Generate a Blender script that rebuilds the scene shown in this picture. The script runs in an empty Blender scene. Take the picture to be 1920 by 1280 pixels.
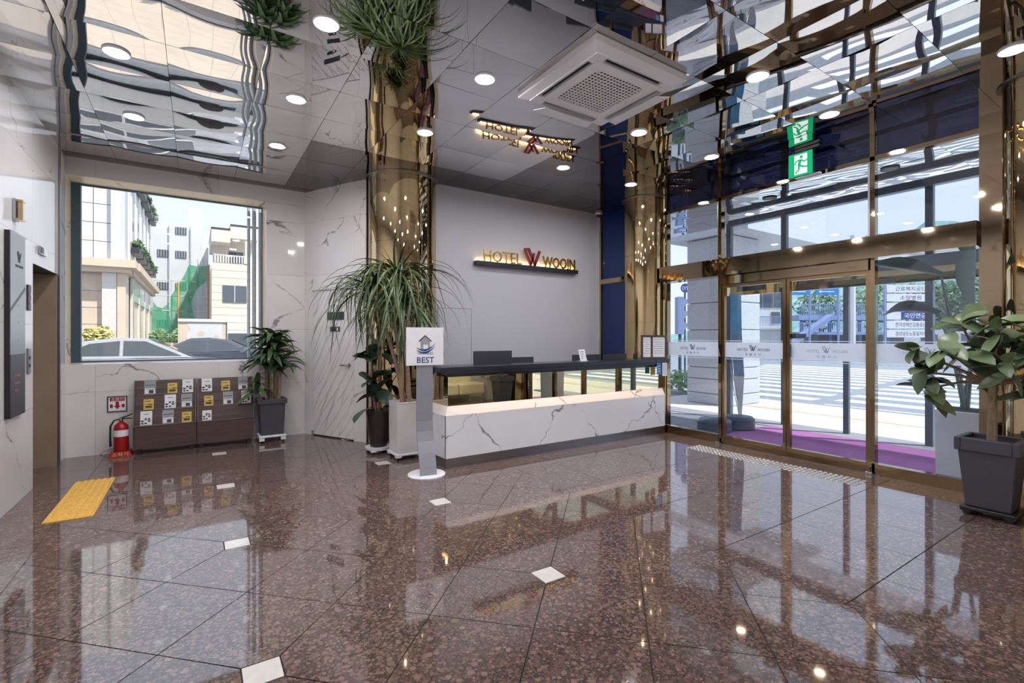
import bpy, math, random
from mathutils import Matrix, Vector
R = math.radians
PI = math.pi
scene = bpy.context.scene
col = scene.collection
random.seed(7)

# ------------------------------------------------------------------ camera, sky, sun, exposure
cam = bpy.data.cameras.new('camera')
camo = bpy.data.objects.new('camera', cam)
col.objects.link(camo)
camo.location = (0, 0, 1.4)
camo.rotation_euler = (R(90), 0, R(-33.336))
cam.sensor_width = 36
cam.lens = 36 * 900 / 1920
cam.shift_y = -8 / 1920
cam.clip_start = 0.05
cam.clip_end = 800
scene.camera = camo

SKY = 1.22
SUN = 5.8
LAMP = 285.0
world = bpy.data.worlds.new('sky')
scene.world = world
world.use_nodes = True
wn = world.node_tree
wn.nodes.clear()
wo = wn.nodes.new('ShaderNodeOutputWorld')
wb = wn.nodes.new('ShaderNodeBackground')
wg = wn.nodes.new('ShaderNodeTexCoord')
ws = wn.nodes.new('ShaderNodeSeparateXYZ')
wr = wn.nodes.new('ShaderNodeValToRGB')
wn.links.new(wg.outputs['Generated'], ws.inputs[0])
wn.links.new(ws.outputs['Z'], wr.inputs[0])
wr.color_ramp.elements[0].position = 0.0
wr.color_ramp.elements[0].color = (0.80, 0.83, 0.90, 1)
wr.color_ramp.elements[1].position = 0.8
wr.color_ramp.elements[1].color = (0.58, 0.70, 0.93, 1)
wn.links.new(wr.outputs[0], wb.inputs[0])
wb.inputs[1].default_value = SKY
wn.links.new(wb.outputs[0], wo.inputs[0])

sun = bpy.data.lights.new('sun', 'SUN')
suno = bpy.data.objects.new('sun', sun)
col.objects.link(suno)
sun.energy = SUN
sun.angle = R(0.6)
sun.color = (1.0, 0.95, 0.86)
suno.rotation_euler = Vector((-0.30, 0.46, -0.84)).to_track_quat('-Z', 'Y').to_euler()
suno.location = (20, -10, 30)

vs = scene.view_settings
vs.view_transform = 'Standard'
vs.look = 'None'
vs.gamma = 1.0
vs.exposure = 0.2
vs.use_curve_mapping = False
scene.cycles.use_denoising = True
scene.cycles.max_bounces = 14
scene.cycles.diffuse_bounces = 4
scene.cycles.glossy_bounces = 8
scene.cycles.transparent_max_bounces = 24
scene.cycles.sample_clamp_indirect = 4.0
scene.cycles.blur_glossy = 1.0

# ------------------------------------------------------------------ mesh helpers
class MB:
    def __init__(s):
        s.v = []; s.f = []; s.m = []; s.mi = 0
    def face(s, idx):
        s.f.append(tuple(idx)); s.m.append(s.mi)
    def poly(s, pts):
        b = len(s.v); s.v += [tuple(p) for p in pts]; s.face(range(b, b + len(pts))); return s
    def hexa(s, p):      # 8 points: bottom ring 0-3 (ccw from above), top ring 4-7
        b = len(s.v); s.v += [tuple(q) for q in p]
        for q in ((3, 2, 1, 0), (4, 5, 6, 7), (0, 1, 5, 4), (1, 2, 6, 5), (2, 3, 7, 6), (3, 0, 4, 7)):
            s.face([b + i for i in q])
        return s
    def box(s, x0, x1, y0, y1, z0, z1):
        if x0 > x1: x0, x1 = x1, x0
        if y0 > y1: y0, y1 = y1, y0
        if z0 > z1: z0, z1 = z1, z0
        return s.hexa([(x0, y0, z0), (x1, y0, z0), (x1, y1, z0), (x0, y1, z0),
                       (x0, y0, z1), (x1, y0, z1), (x1, y1, z1), (x0, y1, z1)])
    def taper(s, cx, cy, z0, a0, b0, z1, a1, b1):   # square frustum, half sizes
        return s.hexa([(cx - a0, cy - b0, z0), (cx + a0, cy - b0, z0), (cx + a0, cy + b0, z0), (cx - a0, cy + b0, z0),
                       (cx - a1, cy - b1, z1), (cx + a1, cy - b1, z1), (cx + a1, cy + b1, z1), (cx - a1, cy + b1, z1)])
    def prism(s, pts, z0, z1, M=None):   # ccw outline in xy, extruded in z, M maps to place
        n = len(pts); b = len(s.v)
        vv = [Vector((p[0], p[1], z0)) for p in pts] + [Vector((p[0], p[1], z1)) for p in pts]
        if M is not None: vv = [M @ q for q in vv]
        s.v += [tuple(q) for q in vv]
        s.face([b + i for i in range(n - 1, -1, -1)]); s.face([b + n + i for i in range(n)])
        for i in range(n):
            j = (i + 1) % n
            s.face((b + i, b + j, b + n + j, b + n + i))
        return s
    def lathe(s, prof, n=24, c=(0, 0, 0), caps=True):
        b = len(s.v); k = len(prof)
        for r, z in prof:
            for i in range(n):
                a = 2 * PI * i / n
                s.v.append((c[0] + r * math.cos(a), c[1] + r * math.sin(a), c[2] + z))
        for q in range(k - 1):
            for i in range(n):
                j = (i + 1) % n
                s.face((b + q * n + i, b + q * n + j, b + (q + 1) * n + j, b + (q + 1) * n + i))
        if caps:
            s.face([b + i for i in range(n - 1, -1, -1)]); s.face([b + (k - 1) * n + i for i in range(n)])
        return s
    def tube(s, path, r, n=8):
        path = [Vector(p) for p in path]; k = len(path); b = len(s.v)
        rs = r if isinstance(r, (list, tuple)) else [r] * k
        ref = None
        for i, p in enumerate(path):
            d = (path[min(i + 1, k - 1)] - path[max(i - 1, 0)]).normalized()
            if ref is None:
                ref = d.orthogonal().normalized()
            u = (ref - d * ref.dot(d)).normalized(); w = d.cross(u); ref = u
            for j in range(n):
                a = 2 * PI * j / n
                s.v.append(tuple(p + (u * math.cos(a) + w * math.sin(a)) * rs[i]))
        for i in range(k - 1):
            for j in range(n):
                q = (j + 1) % n
                s.face((b + i * n + j, b + i * n + q, b + (i + 1) * n + q, b + (i + 1) * n + j))
        s.face([b + j for j in range(n - 1, -1, -1)]); s.face([b + (k - 1) * n + j for j in range(n)])
        return s
    def ball(s, c, r, n=10, m=6, sz=1.0):
        prof = [(max(1e-4, r * math.sin(PI * i / m)), -r * sz * math.cos(PI * i / m)) for i in range(m + 1)]
        return s.lathe(prof, n, c, True)
    def mesh(s, name, mats, smooth=False, angle=35):
        me = bpy.data.meshes.new(name)
        me.from_pydata(s.v, [], s.f)
        for m in (mats if isinstance(mats, (list, tuple)) else [mats]):
            me.materials.append(m)
        if any(s.m): me.polygons.foreach_set('material_index', s.m)
        if smooth:
            me.polygons.foreach_set('use_smooth', [True] * len(me.polygons))
            me.set_sharp_from_angle(angle=R(angle))
        me.update()
        return me
    def build(s, name, mats, parent=None, smooth=False, bevel=0, loc=None, rot=None, angle=35):
        o = bpy.data.objects.new(name, s.mesh(name, mats, smooth, angle))
        col.objects.link(o)
        if parent is not None: o.parent = parent
        if loc is not None: o.location = loc
        if rot is not None: o.rotation_euler = rot
        if bevel:
            md = o.modifiers.new('bevel', 'BEVEL'); md.width = bevel; md.segments = 2; md.limit_method = 'ANGLE'
        return o

def tag(o, label, cat, group=None, kind=None):
    o['label'] = label; o['category'] = cat
    if group: o['group'] = group
    if kind: o['kind'] = kind
    return o

def thing(name, label, cat, loc=(0, 0, 0), rz=0, group=None):
    o = bpy.data.objects.new(name, None)
    o.empty_display_size = 0.1
    col.objects.link(o); o.location = loc; o.rotation_euler = (0, 0, rz)
    return tag(o, label, cat, group)

def struct(name, loc=(0, 0, 0), rz=0):
    o = bpy.data.objects.new(name, None)
    o.empty_display_size = 0.1
    col.objects.link(o); o.location = loc; o.rotation_euler = (0, 0, rz); o['kind'] = 'structure'
    return o

def link(name, me, parent=None, loc=(0, 0, 0), rot=(0, 0, 0), scale=None):
    o = bpy.data.objects.new(name, me)
    col.objects.link(o)
    if parent is not None: o.parent = parent
    o.location = loc; o.rotation_euler = rot
    if scale: o.scale = scale
    return o

def text(s, size, mat, parent, loc, rot=(R(90), 0, 0), ext=0.001, name='lettering', width=None, sx=1.0, bold=0.0):
    cu = bpy.data.curves.new('t', 'FONT')
    cu.body = s; cu.size = size; cu.extrude = ext; cu.align_x = 'CENTER'; cu.align_y = 'CENTER'
    cu.resolution_u = 2
    if bold: cu.offset = bold
    ob = bpy.data.objects.new('t', cu)
    col.objects.link(ob)
    dg = bpy.context.evaluated_depsgraph_get()
    me = bpy.data.meshes.new_from_object(ob.evaluated_get(dg))
    bpy.data.objects.remove(ob); bpy.data.curves.remove(cu)
    me.materials.clear(); me.materials.append(mat)
    if len(me.vertices):
        xs = [v.co.x for v in me.vertices]; ys = [v.co.y for v in me.vertices]
        cx, cy = (min(xs) + max(xs)) / 2, (min(ys) + max(ys)) / 2
        k = (width / (max(xs) - min(xs))) if width else sx
        for v in me.vertices:
            v.co.x = (v.co.x - cx) * k; v.co.y -= cy
    me.name = name
    return link(name, me, parent, loc, rot)

# ------------------------------------------------------------------ materials
def lin(r, g, b):
    f = lambda c: (c / 255 / 12.92) if c / 255 <= 0.04045 else ((c / 255 + 0.055) / 1.055) ** 2.4
    return (f(r), f(g), f(b), 1)

class NT:
    def __init__(s, name):
        s.mat = bpy.data.materials.new(name); s.mat.use_nodes = True
        s.t = s.mat.node_tree; s.t.nodes.clear()
        s.out = s.n('ShaderNodeOutputMaterial')
    def n(s, kind, **kw):
        q = s.t.nodes.new(kind)
        for k, v in kw.items():
            if k in q.inputs.keys(): q.inputs[k].default_value = v
            else: setattr(q, k, v)
        return q
    def l(s, a, b): s.t.links.new(a, b)
    def math(s, op, a, b=None):
        q = s.n('ShaderNodeMath', operation=op)
        for i, x in enumerate((a, b)):
            if x is None: continue
            if isinstance(x, (int, float)): q.inputs[i].default_value = x
            else: s.l(x, q.inputs[i])
        return q.outputs[0]
    def ramp(s, fac, stops, interp='LINEAR'):
        q = s.n('ShaderNodeValToRGB'); q.color_ramp.interpolation = interp
        e = q.color_ramp.elements
        while len(e) < len(stops): e.new(0.5)
        for i, (p, c) in enumerate(stops):
            e[i].position = p; e[i].color = c if len(c) == 4 else (*c, 1)
        s.l(fac, q.inputs[0]); return q.outputs[0]
    def mix(s, fac, a, b, blend='MIX'):
        q = s.n('ShaderNodeMix', data_type='RGBA', blend_type=blend)
        for i, x in ((0, fac), (6, a), (7, b)):
            if isinstance(x, (int, float)): q.inputs[i].default_value = x
            elif isinstance(x, tuple): q.inputs[i].default_value = x
            else: s.l(x, q.inputs[i])
        return q.outputs[2]
    def noise(s, vec, scale, detail=4, rough=0.5, dist=0.0):
        q = s.n('ShaderNodeTexNoise'); q.inputs['Scale'].default_value = scale
        q.inputs['Detail'].default_value = detail; q.inputs['Roughness'].default_value = rough
        q.inputs['Distortion'].default_value = dist
        if vec is not None: s.l(vec, q.inputs['Vector'])
        return q
    def coords(s, rnd=0.0, scale=(1, 1, 1), rot=(0, 0, 0), world=False):
        if world: v = s.n('ShaderNodeNewGeometry').outputs['Position']
        else: v = s.n('ShaderNodeTexCoord').outputs['Object']
        if rnd:
            oi = s.n('ShaderNodeObjectInfo')
            k = s.math('MULTIPLY', oi.outputs['Random'], rnd)
            a = s.n('ShaderNodeVectorMath', operation='ADD')
            s.l(v, a.inputs[0]); s.l(k, a.inputs[1]); v = a.outputs[0]
        m = s.n('ShaderNodeMapping'); m.inputs['Scale'].default_value = scale; m.inputs['Rotation'].default_value = rot
        s.l(v, m.inputs[0]); return m.outputs[0]
    def bsdf(s, color=None, rough=0.5, metal=0.0, ior=1.5, bump=None, bs=0.1, coat=0, emit=None, es=0, sss=0):
        b = s.n('ShaderNodeBsdfPrincipled')
        b.inputs['Roughness'].default_value = rough if isinstance(rough, (int, float)) else 0.5
        if not isinstance(rough, (int, float)): s.l(rough, b.inputs['Roughness'])
        b.inputs['Metallic'].default_value = metal; b.inputs['IOR'].default_value = ior
        b.inputs['Coat Weight'].default_value = coat
        if isinstance(color, tuple): b.inputs['Base Color'].default_value = color
        elif color is not None: s.l(color, b.inputs['Base Color'])
        if bump is not None:
            bp = s.n('ShaderNodeBump'); bp.inputs['Strength'].default_value = bs; bp.inputs['Distance'].default_value = 0.01
            s.l(bump, bp.inputs['Height']); s.l(bp.outputs[0], b.inputs['Normal'])
        if emit: b.inputs['Emission Color'].default_value = emit; b.inputs['Emission Strength'].default_value = es
        s.l(b.outputs[0], s.out.inputs[0])
        return b

def plain(name, rgb, rough=0.5, metal=0.0, ior=1.5, var=0.06, scale=20.0, emit=None, es=0, coat=0):
    t = NT(name)
    c = lin(*rgb)
    nz = t.noise(t.coords(3.0), scale, 3)
    dark = tuple(x * (1 - var) for x in c[:3]) + (1,)
    lite = tuple(min(1, x * (1 + var)) for x in c[:3]) + (1,)
    t.bsdf(t.ramp(nz.outputs[0], [(0.3, dark), (0.7, lite)]), rough, metal, ior, emit=emit, es=es, coat=coat)
    return t.mat

def glow(name, rgb, strength):
    t = NT(name)
    e = t.n('ShaderNodeEmission'); e.inputs[0].default_value = (*rgb, 1); e.inputs[1].default_value = strength
    t.l(e.outputs[0], t.out.inputs[0]); return t.mat

def marble(name, base=(226, 222, 222), vein=(128, 120, 122), k=0.75, rough=0.06, wid=0.022, rnd=40.0, dirs=((0.75, 0.4, 0.62), (-0.55, 0.3, 0.75)), dense=False, mask=0.42):
    t = NT(name)
    v = t.coords(rnd)
    f = None
    for q, d in enumerate(dirs):
        dt = t.n('ShaderNodeVectorMath', operation='DOT_PRODUCT')
        t.l(v, dt.inputs[0]); dt.inputs[1].default_value = d
        n1 = t.noise(v, 1.1 + 0.5 * q, 7, 0.55, 0.4)
        p = t.math('ADD', t.math('MULTIPLY', dt.outputs['Value'], k * (1 + 0.3 * q)), t.math('MULTIPLY', n1.outputs[0], 0.9 if not dense else 1.6))
        a = t.math('ABSOLUTE', t.math('SUBTRACT', t.math('FRACT', p), 0.5))
        wn_ = t.noise(v, 2.3 + q, 2)
        w = t.math('MULTIPLY', t.ramp(wn_.outputs[0], [(0.38, (0.15, 0.15, 0.15)), (0.62, (1, 1, 1))]), wid)
        core = t.math('SUBTRACT', 1.0, t.math('MINIMUM', t.math('DIVIDE', a, w), 1.0))
        msk = t.noise(v, 1.6 + 0.7 * q, 2)
        mm = t.ramp(msk.outputs[0], [(mask, (0, 0, 0)), (mask + .16, (1, 1, 1))] if not dense else [(0.25, (0.2, 0.2, 0.2)), (0.6, (1, 1, 1))])
        c_ = t.math('MULTIPLY', t.math('POWER', core, 0.7), mm)
        f = c_ if f is None else t.math('MAXIMUM', f, c_)
    cl = t.ramp(t.noise(v, 0.9, 4).outputs[0], [(0.35, lin(*[x * 0.96 for x in base])), (0.65, lin(*base))])
    t.bsdf(t.mix(f, cl, lin(*vein)), rough, 0, 1.5)
    return t.mat

def granite(name, pink=(152, 124, 113), mid=(114, 93, 85), dark=(54, 48, 47), rough=0.045, ior=2.35):
    t = NT(name)
    v = t.coords(60.0, world=True)
    dn = t.noise(v, 60, 3, 0.6)
    d = t.mix(0.010, v, dn.outputs['Color'], 'ADD')
    fine = t.noise(v, 150, 4, 0.75)
    c = t.ramp(fine.outputs[0], [(0.40, lin(*dark)), (0.50, lin(84, 71, 66)), (0.62, lin(*mid))])
    for sc, r0, r1, keep in ((62, 0.40, 0.66, 0.16), (30, 0.32, 0.55, 0.50)):
        vo = t.n('ShaderNodeTexVoronoi'); vo.inputs['Scale'].default_value = sc; t.l(d, vo.inputs['Vector'])
        sp = t.n('ShaderNodeSeparateColor'); t.l(vo.outputs['Color'], sp.inputs[0])
        rad = t.math('ADD', t.math('MULTIPLY', sp.outputs[1], r1 - r0), r0)
        edge = t.math('SUBTRACT', rad, vo.outputs['Distance'])
        m = t.ramp(edge, [(0.0, (0, 0, 0)), (0.07, (1, 1, 1))])
        on = t.ramp(sp.outputs[0], [(keep - 0.01, (0, 0, 0)), (keep + 0.01, (1, 1, 1))])
        oc = t.ramp(sp.outputs[2], [(0.0, lin(*[x * 0.80 for x in mid])), (0.45, lin(*mid)), (1.0, lin(*pink))])
        oc = t.mix(t.math('MULTIPLY', fine.outputs[0], 0.55), oc, lin(*mid))
        c = t.mix(t.math('MULTIPLY', m, on), c, oc)
    t.bsdf(c, rough, 0, ior)
    return t.mat

def glass(name, tint=(0.95, 0.97, 0.97), refl=0.04, film=None):
    t = NT(name)
    g = t.n('ShaderNodeNewGeometry')
    dt = t.n('ShaderNodeVectorMath', operation='DOT_PRODUCT')
    t.l(g.outputs['Normal'], dt.inputs[0]); t.l(g.outputs['Incoming'], dt.inputs[1])
    x = t.math('SUBTRACT', 1.0, t.math('ABSOLUTE', dt.outputs['Value']))
    f = t.math('ADD', t.math('MULTIPLY', t.math('POWER', x, 5.0), 1 - refl), refl)
    tr = t.n('ShaderNodeBsdfTransparent'); tr.inputs[0].default_value = (*tint, 1)
    gl = t.n('ShaderNodeBsdfGlossy'); gl.inputs['Roughness'].default_value = 0.0; gl.inputs[0].default_value = (1, 1, 1, 1)
    base = tr.outputs[0]
    if film:   # film = (colour, amount)
        df = t.n('ShaderNodeBsdfDiffuse'); df.inputs[0].default_value = (*film[0], 1)
        tl = t.n('ShaderNodeBsdfTranslucent'); tl.inputs[0].default_value = (*film[0], 1)
        m0 = t.n('ShaderNodeMixShader'); m0.inputs[0].default_value = 0.6
        t.l(df.outputs[0], m0.inputs[1]); t.l(tl.outputs[0], m0.inputs[2])
        m1 = t.n('ShaderNodeMixShader'); m1.inputs[0].default_value = film[1]
        t.l(base, m1.inputs[1]); t.l(m0.outputs[0], m1.inputs[2]); base = m1.outputs[0]
    mx = t.n('ShaderNodeMixShader')
    t.l(f, mx.inputs[0]); t.l(base, mx.inputs[1]); t.l(gl.outputs[0], mx.inputs[2])
    t.l(mx.outputs[0], t.out.inputs[0]); return t.mat

def metal(name, rgb, rough=0.05, bump=0.0, scale=3.0, stretch=(1, 1, 1)):
    t = NT(name)
    nz = t.noise(t.coords(9.0, stretch), scale, 3)
    c = lin(*rgb)
    cc = t.ramp(nz.outputs[0], [(0.3, tuple(x * 0.93 for x in c[:3]) + (1,)), (0.7, c)])
    t.bsdf(cc, rough, 1.0, bump=nz.outputs[0] if bump else None, bs=bump)
    return t.mat

def leafmat(name, a, b, rough=0.35):
    t = NT(name)
    oi = t.n('ShaderNodeObjectInfo')
    nz = t.noise(t.coords(5.0), 14, 3)
    f = t.math('ADD', t.math('MULTIPLY', oi.outputs['Random'], 0.7), t.math('MULTIPLY', nz.outputs[0], 0.3))
    c = t.ramp(f, [(0.1, lin(*a)), (0.9, lin(*b))])
    t.bsdf(c, rough); return t.mat

def woodmat(name, a, b, rough=0.4, along=(1, 12, 12)):
    t = NT(name)
    nz = t.noise(t.coords(11.0, along), 5, 6, 0.65)
    t.bsdf(t.ramp(nz.outputs[0], [(0.3, lin(*a)), (0.7, lin(*b))]), rough); return t.mat

M = {}
M['granite'] = granite('granite')
M['grout'] = plain('grout', (38, 32, 32), 0.8)
M['inlay'] = plain('inlay stone', (214, 208, 202), 0.08, ior=1.6)
M['marble'] = marble('wall marble')
M['marble_door'] = marble('door marble', vein=(172, 166, 168), k=7.0, dense=True, dirs=((0.86, 0.0, -0.5), (0.8, 0, -0.62)), wid=0.13)
M['marble_desk'] = marble('counter marble', base=(230, 230, 234), k=0.9, wid=0.018, rnd=13.0, mask=0.32)
M['mirror'] = metal('ceiling mirror steel', (206, 203, 203), 0.015)
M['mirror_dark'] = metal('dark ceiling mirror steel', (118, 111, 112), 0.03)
M['mirror_desk'] = metal('bronze mirror', (222, 214, 180), 0.0)
M['gold'] = metal('polished gold steel', (204, 182, 140), 0.03)
M['gold_dull'] = metal('gold steel frame', (150, 126, 94), 0.14)
M['bronze'] = metal('bronze tinted steel', (146, 130, 108), 0.04)
M['steel'] = metal('brushed steel', (150, 150, 154), 0.28, stretch=(40, 40, 1))
M['elevator_steel'] = plain('elevator steel', (176, 158, 138), 0.3, metal=0.45, var=0.1, scale=3)
M['stud'] = metal('stud steel', (214, 208, 200), 0.38)
M['chrome'] = metal('chrome', (200, 200, 205), 0.12)
M['silver'] = plain('silver painted steel', (150, 152, 160), 0.35, metal=0.35, var=0.03)
M['navy'] = plain('navy lacquer', (34, 36, 48), 0.25)
M['black'] = plain('black plastic', (26, 27, 30), 0.35)
M['dark'] = plain('dark grey plastic', (52, 54, 62), 0.4)
M['white'] = plain('white plastic', (226, 228, 232), 0.35)
M['paper'] = plain('white paper', (232, 232, 236), 0.6, var=0.02)
M['glass'] = glass('clear glass')
M['glass_cool'] = glass('cool cast glass', (0.91, 0.95, 1.0))  # cool white balance of the daylight put into the pane tint
M['film'] = glass('frosted film', (0.85, 0.92, 1.0), 0.04, ((0.90, 0.94, 1.0), 0.86))
M['blue'] = glass('blue film glass', (0.03, 0.06, 0.17), 0.05, ((0.03, 0.10, 0.33), 0.5))
M['navyfilm'] = glass('navy film glass', (0.17, 0.19, 0.33), 0.06, ((0.018, 0.018, 0.05), 0.4))
M['lamp'] = glow('lamp diffuser', (0.97, 0.965, 1.0), LAMP)
M['led'] = glow('warm led strip', (1.0, 0.58, 0.26), 75.0)
M['led_sign'] = glow('sign led strip', (1.0, 0.70, 0.32), 22.0)
M['bulb'] = glow('tiny bulb', (1.0, 0.80, 0.52), 26.0)
M['leaf_long'] = leafmat('long leaf', (28, 44, 28), (84, 104, 56))
M['leaf_corn'] = leafmat('corn plant leaf', (34, 56, 38), (84, 112, 66))
M['leaf_rubber'] = leafmat('rubber leaf', (52, 70, 56), (124, 142, 100), 0.3)
M['leaf_fig'] = leafmat('fig leaf', (26, 44, 34), (66, 88, 62), 0.3)
M['leaf_far'] = leafmat('outdoor leaf', (56, 92, 60), (130, 160, 110), 0.6)
M['leaf_paradise'] = leafmat('paradise leaf', (58, 84, 86), (84, 112, 108), 0.4)
M['trunk'] = woodmat('trunk bark', (112, 92, 76), (166, 142, 118), 0.8, (14, 14, 3))
M['soil'] = plain('soil', (52, 42, 36), 0.9, var=0.3, scale=60)
M['pot_grey'] = plain('slate grey pot', (66, 67, 76), 0.4)
M['pot_white'] = plain('white glazed pot', (212, 208, 208), 0.25, var=0.04, scale=6)
M['pot_brown'] = plain('dark brown pot', (48, 34, 36), 0.25)
M['rack_wood'] = woodmat('dark laminate', (66, 50, 46), (92, 70, 64), 0.4, (1, 10, 10))
M['red'] = plain('red paint', (158, 26, 30), 0.25)
M['red_dark'] = plain('dark red lacquer', (120, 30, 40), 0.3)
M['yellow'] = plain('yellow rubber', (222, 172, 74), 0.5)
M['yellow_print'] = plain('yellow print', (212, 180, 84), 0.5)
M['grey_print'] = plain('grey print', (150, 152, 156), 0.5)
M['dark_print'] = plain('dark print', (58, 56, 66), 0.5)
M['blue_print'] = plain('blue print', (48, 74, 130), 0.5)
M['skyblue_print'] = plain('bright blue print', (30, 120, 190), 0.4)
M['wallpaper'] = None
t = NT('woven wallpaper')
v = t.coords(0, (1, 1, 1))
w1 = t.noise(v, 130, 3, 0.7)
c = t.ramp(t.noise(v, 90, 4, 0.7).outputs[0], [(0.3, lin(178, 178, 186)), (0.7, lin(204, 203, 210))])
t.bsdf(c, 0.7, bump=w1.outputs[0], bs=0.35)
M['wallpaper'] = t.mat
M['sofa'] = plain('cream leather', (228, 216, 184), 0.4)
M['emit_green'] = glow('exit sign green', (0.01, 0.40, 0.16), 1.1)
M['emit_white'] = glow('exit sign white', (0.85, 1.0, 0.92), 1.1)
t = NT('carpet')
v = t.coords(0, (1, 1, 1), world=True)
nz = t.noise(v, 220, 2, 0.8)
t.bsdf(t.ramp(nz.outputs[0], [(0.3, lin(128, 68, 122)), (0.7, lin(194, 122, 184))]), 0.95, bump=nz.outputs[0], bs=0.6)
M['carpet'] = t.mat
M['asphalt'] = plain('asphalt', (128, 134, 142), 0.9, var=0.12, scale=12)
M['pavement'] = plain('pavement', (206, 200, 194), 0.9, var=0.05, scale=4)
M['kerb'] = plain('granite kerb', (140, 140, 146), 0.8, var=0.25, scale=60)
M['road_white'] = plain('road paint', (236, 238, 240), 0.8)
M['stone_beige'] = plain('beige stone', (214, 194, 174), 0.8, var=0.05, scale=1.5)
M['stone_grey'] = plain('grey stone', (196, 198, 202), 0.85, var=0.12, scale=40)
M['cladding'] = plain('pale grey cladding', (212, 212, 214), 0.7, var=0.04, scale=1)
M['stucco'] = plain('white stucco', (224, 222, 220), 0.85, var=0.05, scale=1)
M['siding'] = plain('cream siding', (226, 214, 202), 0.8, var=0.04, scale=1)
M['far_window'] = plain('dark window', (86, 94, 104), 0.1, ior=1.6)
M['net_green'] = None
t = NT('green safety net')
tr = t.n('ShaderNodeBsdfTransparent'); df = t.n('ShaderNodeBsdfDiffuse'); df.inputs[0].default_value = lin(46, 150, 104)
mx = t.n('ShaderNodeMixShader')
nz = t.noise(t.coords(0), 0.9, 3)
t.l(t.ramp(nz.outputs[0], [(0.35, (0.55, 0.55, 0.55)), (0.65, (0.92, 0.92, 0.92))]), mx.inputs[0])
t.l(tr.outputs[0], mx.inputs[1]); t.l(df.outputs[0], mx.inputs[2]); t.l(mx.outputs[0], t.out.inputs[0])
M['net_green'] = t.mat
M['net_brown'] = plain('brown tarpaulin', (196, 150, 116), 0.8)
M['car_silver'] = plain('silver car paint', (158, 160, 166), 0.2, coat=1.0)
M['car_dark'] = plain('graphite car paint', (66, 72, 84), 0.2, coat=1.0)
M['car_glass'] = plain('car window glass', (70, 74, 80), 0.05, ior=1.6)
M['far_blue_hazed'] = plain('hazed blue steel', (132, 150, 188), 0.6)  # blue paled towards haze, the haze is in the colour
M['frame_blue'] = plain('grey blue frame', (74, 88, 104), 0.4)
M['frame_window'] = plain('slate blue window frame', (62, 78, 88), 0.4)
M['lit_reveal'] = marble('daylit reveal marble', base=(236, 226, 204))  # outside light on the reveal marble, put into its colour

GAP = 0.0015
H = 3.5

# ------------------------------------------------------------------ floor with its tiles
floor = struct('floor')
MB().box(-1.7, 5.9, -0.6, 7.6, -0.12, -0.006).build('grout_bed', M['grout'], floor)
def clip(poly, a, b, c):          # keep a*x+b*y <= c
    out = []
    for i, p in enumerate(poly):
        q = poly[(i + 1) % len(poly)]
        dp = a * p[0] + b * p[1] - c; dq = a * q[0] + b * q[1] - c
        if dp <= 0: out.append(p)
        if dp * dq < 0:
            s = dp / (dp - dq); out.append((p[0] + s * (q[0] - p[0]), p[1] + s * (q[1] - p[1])))
    return out
def area(p): return 0.5 * sum(p[i][0] * p[(i + 1) % len(p)][1] - p[(i + 1) % len(p)][0] * p[i][1] for i in range(len(p)))
def tile(poly, mat, name='tile'):
    if len(poly) < 3 or area(poly) < 0.002: return
    cx = sum(p[0] for p in poly) / len(poly); cy = sum(p[1] for p in poly) / len(poly)
    q = []
    for p in poly:
        dx, dy = p[0] - cx, p[1] - cy; d = math.hypot(dx, dy)
        k = (d - GAP * 2.6) / d
        q.append((dx * k, dy * k))
    MB().prism(q, -0.006, 0.0).build(name, mat, floor, loc=(cx, cy, 0))
X0, Y0, S = 0.232, 3.755, 0.37625
def room(poly):     # trim to the room outline
    A, B = (1.313, 7.5), (1.884, 6.377)
    poly = clip(poly, 0, 1, 7.48); poly = clip(poly, 0, -1, 0.6)
    return poly
for i in range(-20, 24):
    for j in range(-24, 24):
        if (i + j) % 2 == 0: continue
        cx, cy = X0 + i * S, Y0 + j * S      # centre of a diagonal tile
        if not (-1.4 < cx < 3.3 and -1.0 < cy < 7.9): continue
        p = [(cx - S, cy), (cx, cy - S), (cx + S, cy), (cx, cy + S)]
        for k, (dx, dy) in enumerate(((-1, 0), (0, -1), (1, 0), (0, 1))):
            ii, jj = i + dx, j + dy
            if ii % 4 == 0 and jj % 4 == 0:      # a white inlay sits on this corner
                p = clip(p, dx, dy, dx * (X0 + ii * S) + dy * (Y0 + jj * S) - 0.075)
        p = clip(p, -1, 0, 0.89); p = clip(p, 1, 0, 2.84)
        p = room(p)
        if len(p) > 2: tile(p, M['granite'])
for i in range(-16, 20, 4):
    for j in range(-16, 16, 4):
        cx, cy = X0 + i * S, Y0 + j * S
        if -0.8 < cx < 2.7 and -0.5 < cy < 7.4:
            tile([(cx - .075, cy - .075), (cx + .075, cy - .075), (cx + .075, cy + .075), (cx - .075, cy + .075)], M['inlay'], 'inlay')
ys = [-0.6, -0.385, 0.375, 1.14, 1.90, 2.665, 3.43, 4.19, 4.955, 5.72, 6.48, 7.48]
xs = [2.84, 3.33, 3.81, 4.31, 4.80, 5.29, 5.88]
for a, b in zip(xs, xs[1:]):
    for c_, d_ in zip(ys, ys[1:]):
        tile([(a, c_), (b, c_), (b, d_), (a, d_)], M['granite'])
yl = [-0.6, -0.03, 0.72, 1.48, 2.23, 2.98, 3.74, 4.49, 5.24, 5.99, 6.74, 7.48]
for c_, d_ in zip(yl, yl[1:]):
    tile([(-1.62, c_), (-0.89, c_), (-0.89, d_), (-1.62, d_)] if c_ > 5.9 else [(-1.27, c_), (-0.89, c_), (-0.89, d_), (-1.27, d_)], M['granite'])

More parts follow.
